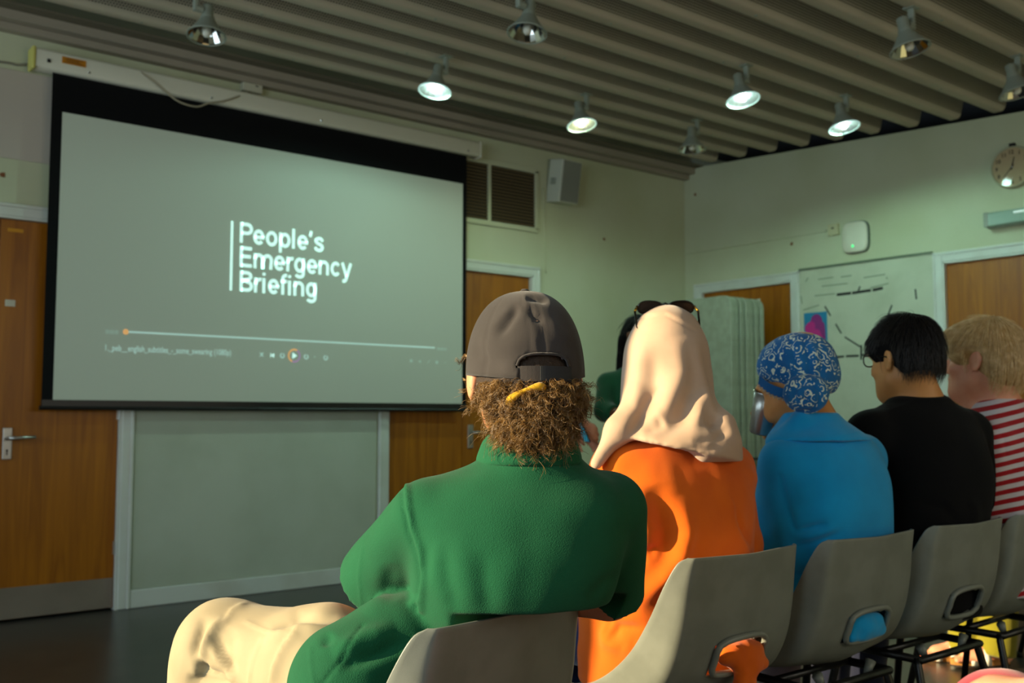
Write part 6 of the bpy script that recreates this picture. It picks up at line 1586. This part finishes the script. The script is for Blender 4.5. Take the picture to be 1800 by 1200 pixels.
# ---------------------------------------------------------------- standing presenters near the corner
def standing(c_head, az, ground, mats, label, hair_long, elL, wrL, elR, wrR, hdL, hdR, sh_w=0.165, top_name='jumper', prop=None):
    h = Head(c_head, az, R(-6)); x, y = ground; zt = h.c[2]; f = np.array((math.cos(az), math.sin(az), 0)); r = np.array((f[1], -f[0], 0)); b = np.array((x, y, 0.0)); s = zt/1.50
    up = lambda z, fr=0, rt=0: tuple(b+f*fr+r*rt+np.array((0, 0, z*s)))
    J = dict(nk=up(1.33), shL=up(1.27, 0, -sh_w), shR=up(1.27, 0, sh_w), elL=elL, elR=elR, wrL=wrL, wrR=wrR, hdL=hdL, hdR=hdR, pv=up(0.90), ch=up(1.16), hpL=up(0.86, 0, -0.085), hpR=up(0.86, 0, 0.085), knL=up(0.47, 0.02, -0.09), knR=up(0.47, 0.02, 0.09), anL=up(0.085, -0.02, -0.095), anR=up(0.085, -0.02, 0.095), ftL=az+0.15, ftR=az-0.15, curl=0.8)
    lo, hi = box_of([J[k] for k in J if k[:2] in ('sh','el','wr','pv','kn','an','nk')]+[h.c], 0.22); lo[2] = -0.01
    v = Vol(lo, hi, 0.009); limbs(v, J); neck_shape(v, h, J['nk'], 0.052); head_shape(v, h)
    o = finish_body(v, mats[0], label); eyes(h, o, M['iris'])
    v = Vol(lo, hi, 0.010); v.ell(J['pv'], (0.165, 0.115, 0.13), rot_az(az), 0.04)
    for q in 'LR': v.cone(J['hp'+q], J['kn'+q], 0.088, 0.066, 0.03); v.cut_cone(J['kn'+q], np.array(J['an'+q])-np.array((0, 0, 0.03)), 0.066, 0.062, 0.02)
    garment('trousers', v, mats[2], o, 0.003, (8, 8, 6), 2)
    v = Vol(lo, hi, 0.008)
    sec = lambda z, a, bf, bb: (z*s, x, y, a, bf, bb)
    v.loft([sec(0.84, 0.17, 0.12, 0.12), sec(0.95, 0.158, 0.115, 0.11), sec(1.08, 0.155, 0.115, 0.105), sec(1.20, 0.165, 0.12, 0.105), sec(1.29, 0.13, 0.085, 0.085), sec(1.345, 0.07, 0.062, 0.06)], az, 0.03)
    for q in 'LR':
        v.cone(J['nk'], J['sh'+q], 0.05, 0.054, 0.05); v.cone(J['sh'+q], J['el'+q], 0.058, 0.052, 0.02); v.cut_cone(J['el'+q], np.array(J['el'+q])*0.62+np.array(J['wr'+q])*0.38, 0.052, 0.048, 0.02)
    garment(top_name, v, mats[1], o, 0.003, (8, 8, 6), 7)
    v = Vol(np.array(h.c)-0.30, np.array(h.c)+0.17, 0.007)
    h.E(v, (0, -0.016, 0.036), (0.090, 0.108, 0.096), 0.02); h.E(v, (0, 0.108, -0.012), (0.062, 0.052, 0.085), 0.012, 's')
    if hair_long:
        h.E(v, (0, -0.065, -0.08), (0.095, 0.055, 0.12), 0.03)
        for sx in (-1, 1): h.C(v, (sx*0.078, 0.0, 0.0), (sx*0.095, 0.0, -0.19), 0.034, 0.030, 0.03)
    else: h.E(v, (0, -0.06, -0.03), (0.076, 0.055, 0.06), 0.03)
    V, Q = v.mesh(1); V = wrinkle(V, Q, 0.004, (26, 26, 9), 3); Nn = vnormals(V, Q); hr = np_mesh('hair', V, Q, M['black_base'], o)
    strands('hair_strands', flow_hair(V, Nn, 700, h, (0, -0.03, 0.13), 0.09, 5, 0.10, 0.15), 0.0007, M['black_hair'], hr)
    shoes(J, M['dark'], o); return o
M['green_knit'] = cloth('dark_green_knit', '#1c5a36', '#174d2e', 0.9, 500, 0.4); M['olive'] = cloth('olive_brown_knit', '#6e5a2e', '#5f4d26', 0.9, 500, 0.4); M['dark_trouser'] = cloth('charcoal_trouser', '#22242a', '#1b1d22'); M['pale_trouser'] = cloth('pale_cotton', '#b3a68e', '#a3977f')
p6 = np.array((3.786,3.624,1.463)); a6 = R(222); f6 = np.array((math.cos(a6), math.sin(a6), 0))
standing(tuple(p6), a6, (float(p6[0]), float(p6[1])), (M['skin_brown'], M['green_knit'], M['dark_trouser']), 'standing woman in dark green jumper with long dark hair, half behind the beige headscarf', True,
         (3.896,3.472,1.087), (3.658,3.445,1.053), (3.587,3.683,1.099), (3.583,3.481,1.059), ((-0.5,-0.5,0.1), (0.3,-0.3,-0.8)), ((0.5,-0.5,0.1), (0.3,-0.3,-0.8)))
p7 = np.array((3.298,3.763,1.464)); a7 = R(-39)
standing(tuple(p7), a7, (float(p7[0]-0.02), float(p7[1]+0.01)), (M['skin_pink'], M['olive'], M['pale_trouser']), 'standing person behind the capped man, dark hair and folded hands just showing', False,
         (3.435,3.781,1.061), (3.406,3.675,1.014), (3.265,3.610,1.081), (3.334,3.605,1.043), ((0.5,-0.3,-0.5), (-0.5,-0.5,-0.3)), ((0.4,-0.3,-0.3), (0.5,0.5,-0.3)), 0.15, 'cardigan')
root = empty('phone', (3.308,3.549,1.013)); root.rotation_euler = (R(25), 0, R(-112)); tag(root, 'phone with bluish screen held by the standing person behind the capped man', 'phone')
MB().box((-0.036, -0.004, -0.072), (0.036, 0.004, 0.072), 0.004).obj('phone_case', M['black_metal'], root)
MB().box((-0.032, -0.0047, -0.066), (0.032, -0.0038, 0.066)).obj('phone_screen', material('phone_screen', '#1a4a6a', 0.1, emit='#2a9ab0', estr=0.35), root)

# ---------------------------------------------------------------- people of whom only a little shows
def sitter(root_xy, az, h_z, J, mats, label, chair_label, top_secs=True, clothes=True):
    pass
# person whose yellow trousers and sandal show beyond the last chair
X8 = np.array((4.66, 1.86)); a8 = R(141); f8 = np.array((math.cos(a8), math.sin(a8))); r8 = np.array((f8[1], -f8[0]))
at8 = lambda fw, rt, z: (float(X8[0]+f8[0]*fw+r8[0]*rt), float(X8[1]+f8[1]*fw+r8[1]*rt), z)
h = Head(at8(0.02, 0, 1.24), R(120), 0)
J = dict(nk=at8(0,0,1.08), shL=at8(0,-0.17,1.01), shR=at8(0,0.17,1.01), elL=at8(0.05,-0.21,0.76), elR=at8(0.05,0.21,0.76), wrL=at8(0.27,-0.08,0.68), wrR=at8(0.27,0.08,0.68), hdL=((*f8,-0.2), (0,0,-1)), hdR=((*f8,-0.2), (0,0,-1)),
         pv=at8(0,0,0.55), ch=at8(0,0,0.86), hpL=at8(0.02,-0.09,0.545), hpR=at8(0.02,0.09,0.545), knL=(4.431,2.097,0.450), knR=at8(0.42,0.12,0.53), anL=(4.380,2.113,0.100), anR=at8(0.46,0.14,0.085), ftL=a8, ftR=a8-0.2)
lo, hi = box_of([J[k] for k in J if k[:2] in ('sh','el','wr','pv','kn','an','nk')]+[h.c], 0.27); lo[2] = -0.01
v = Vol(lo, hi, 0.009); limbs(v, J); neck_shape(v, h, J['nk'], 0.052); head_shape(v, h)
p8 = finish_body(v, M['skin_pink'], 'seated person in yellow green trousers and pale sandals at the far end of the row'); eyes(h, p8, M['iris'])
M['yellow'] = cloth('yellow_green_cotton', '#827b14', '#746e10'); v = Vol(lo, hi, 0.008)
v.ell(J['pv'], (0.18, 0.15, 0.11), rot_az(a8), 0.04)
for q in 'LR': v.cone(J['hp'+q], J['kn'+q], 0.095, 0.068, 0.03); v.cut_cone(J['kn'+q], np.array(J['an'+q])-np.array((0,0,0.045)), 0.066, 0.076, 0.02)
garment('trousers', v, M['yellow'], p8, 0.005, (12, 12, 5), 3)
v = Vol(lo, hi, 0.010); v.loft([(0.52, *X8, 0.19, 0.14, 0.14), (0.75, *X8, 0.17, 0.12, 0.12), (0.95, *X8, 0.17, 0.12, 0.11), (1.04, *X8, 0.13, 0.09, 0.09), (1.09, *X8, 0.07, 0.065, 0.06)], a8, 0.03)
for q in 'LR': v.cone(J['nk'], J['sh'+q], 0.05, 0.056, 0.05); v.cone(J['sh'+q], J['el'+q], 0.06, 0.054, 0.02); v.cut_cone(J['el'+q], J['wr'+q], 0.052, 0.042, 0.02)
garment('top', v, M['mauve'], p8, 0.003, (8, 8, 6), 7)
v = Vol(np.array(h.c)-0.19, np.array(h.c)+0.19, 0.008); h.E(v, (0, -0.016, 0.036), (0.090, 0.108, 0.096), 0.02); h.E(v, (0, 0.108, -0.012), (0.062, 0.052, 0.085), 0.012, 's'); h.E(v, (0, -0.06, -0.03), (0.076, 0.055, 0.06), 0.03); V, Q = v.mesh(1); np_mesh('hair', V, Q, M['curl_base'], p8)
sandal(J['anL'], J['ftL'], p8, 0.022); sandal(J['anR'], J['ftR'], p8, 0.022)
dup(chair0, (float(X8[0]-f8[0]*0.02), float(X8[1]-f8[1]*0.02), 0), a8-math.pi/2, 'grey moulded chair under the person in yellow green trousers')
# person beside the camera: a pink covered knee and a forearm resting on it
X9 = np.array(W(0.98, 0.76, 0))[:2]; a9 = R(108); f9 = np.array((math.cos(a9), math.sin(a9))); r9 = np.array((f9[1], -f9[0]))
at9 = lambda fw, rt, z: (float(X9[0]+f9[0]*fw+r9[0]*rt), float(X9[1]+f9[1]*fw+r9[1]*rt), z)
h = Head(at9(0.0, 0, 1.24), R(80), 0)
J = dict(nk=at9(0,0,1.08), shL=at9(0,-0.17,1.01), shR=at9(0,0.17,1.01), elL=(0.974,0.394,0.803), elR=at9(0.05,0.21,0.76), wrL=(0.994,0.482,0.790), wrR=at9(0.25,0.12,0.72), hdL=(AX_F*0.5-AX_R*0.15-np.array((0,0,0.9)), -AX_R), hdR=((*f9,-0.2), (0,0,-1)),
         pv=at9(0,0,0.56), ch=at9(0,0,0.86), hpL=at9(0.02,-0.09,0.56), hpR=at9(0.02,0.09,0.55), knL=(1.120,0.534,0.730), knR=at9(0.44,0.10,0.53), anL=at9(0.52,-0.04,0.32), anR=at9(0.48,0.12,0.085), ftL=a9, ftR=a9)
lo, hi = box_of([J[k] for k in J if k[:2] in ('sh','el','wr','pv','kn','an','nk')]+[h.c], 0.27); lo[2] = -0.01
v = Vol(lo, hi, 0.009); limbs(v, J); neck_shape(v, h, J['nk'], 0.052); head_shape(v, h)
p9 = finish_body(v, M['skin_pink'], 'seated person beside the camera, only a pink covered knee and bare forearm showing'); eyes(h, p9, M['iris'])
M['pinkc'] = cloth('coral_pink_cotton', '#b83040', '#a82838'); v = Vol(lo, hi, 0.008); v.ell(J['pv'], (0.18, 0.15, 0.11), rot_az(a9), 0.04)
for q in 'LR': v.cone(J['hp'+q], J['kn'+q], 0.09, 0.062, 0.03); v.cut_cone(J['kn'+q], J['an'+q], 0.062, 0.06, 0.02)
garment('trousers', v, M['pinkc'], p9, 0.003, (12, 12, 8), 3)
v = Vol(lo, hi, 0.010); v.loft([(0.52, *X9, 0.19, 0.14, 0.14), (0.75, *X9, 0.17, 0.12, 0.12), (0.95, *X9, 0.17, 0.12, 0.11), (1.04, *X9, 0.13, 0.09, 0.09), (1.09, *X9, 0.07, 0.065, 0.06)], a9, 0.03)
for q in 'LR': v.cone(J['nk'], J['sh'+q], 0.05, 0.056, 0.05); v.cut_cone(J['sh'+q], np.array(J['sh'+q])*0.3+np.array(J['el'+q])*0.7, 0.06, 0.058, 0.02)
garment('top', v, M['pale_trouser'], p9, 0.003, (8, 8, 6), 7)
v = Vol(np.array(h.c)-0.19, np.array(h.c)+0.19, 0.008); h.E(v, (0, -0.016, 0.036), (0.090, 0.108, 0.096), 0.02); h.E(v, (0, 0.108, -0.012), (0.062, 0.052, 0.085), 0.012, 's'); h.E(v, (0, -0.06, -0.03), (0.076, 0.055, 0.06), 0.03); V, Q = v.mesh(1); np_mesh('hair', V, Q, M['curl_base'], p9)
shoes(J, M['dark'], p9)
dup(chair0, (float(X9[0]-f9[0]*0.02), float(X9[1]-f9[1]*0.02), 0), a9-math.pi/2, 'grey moulded chair beside the camera, under the person in pink')
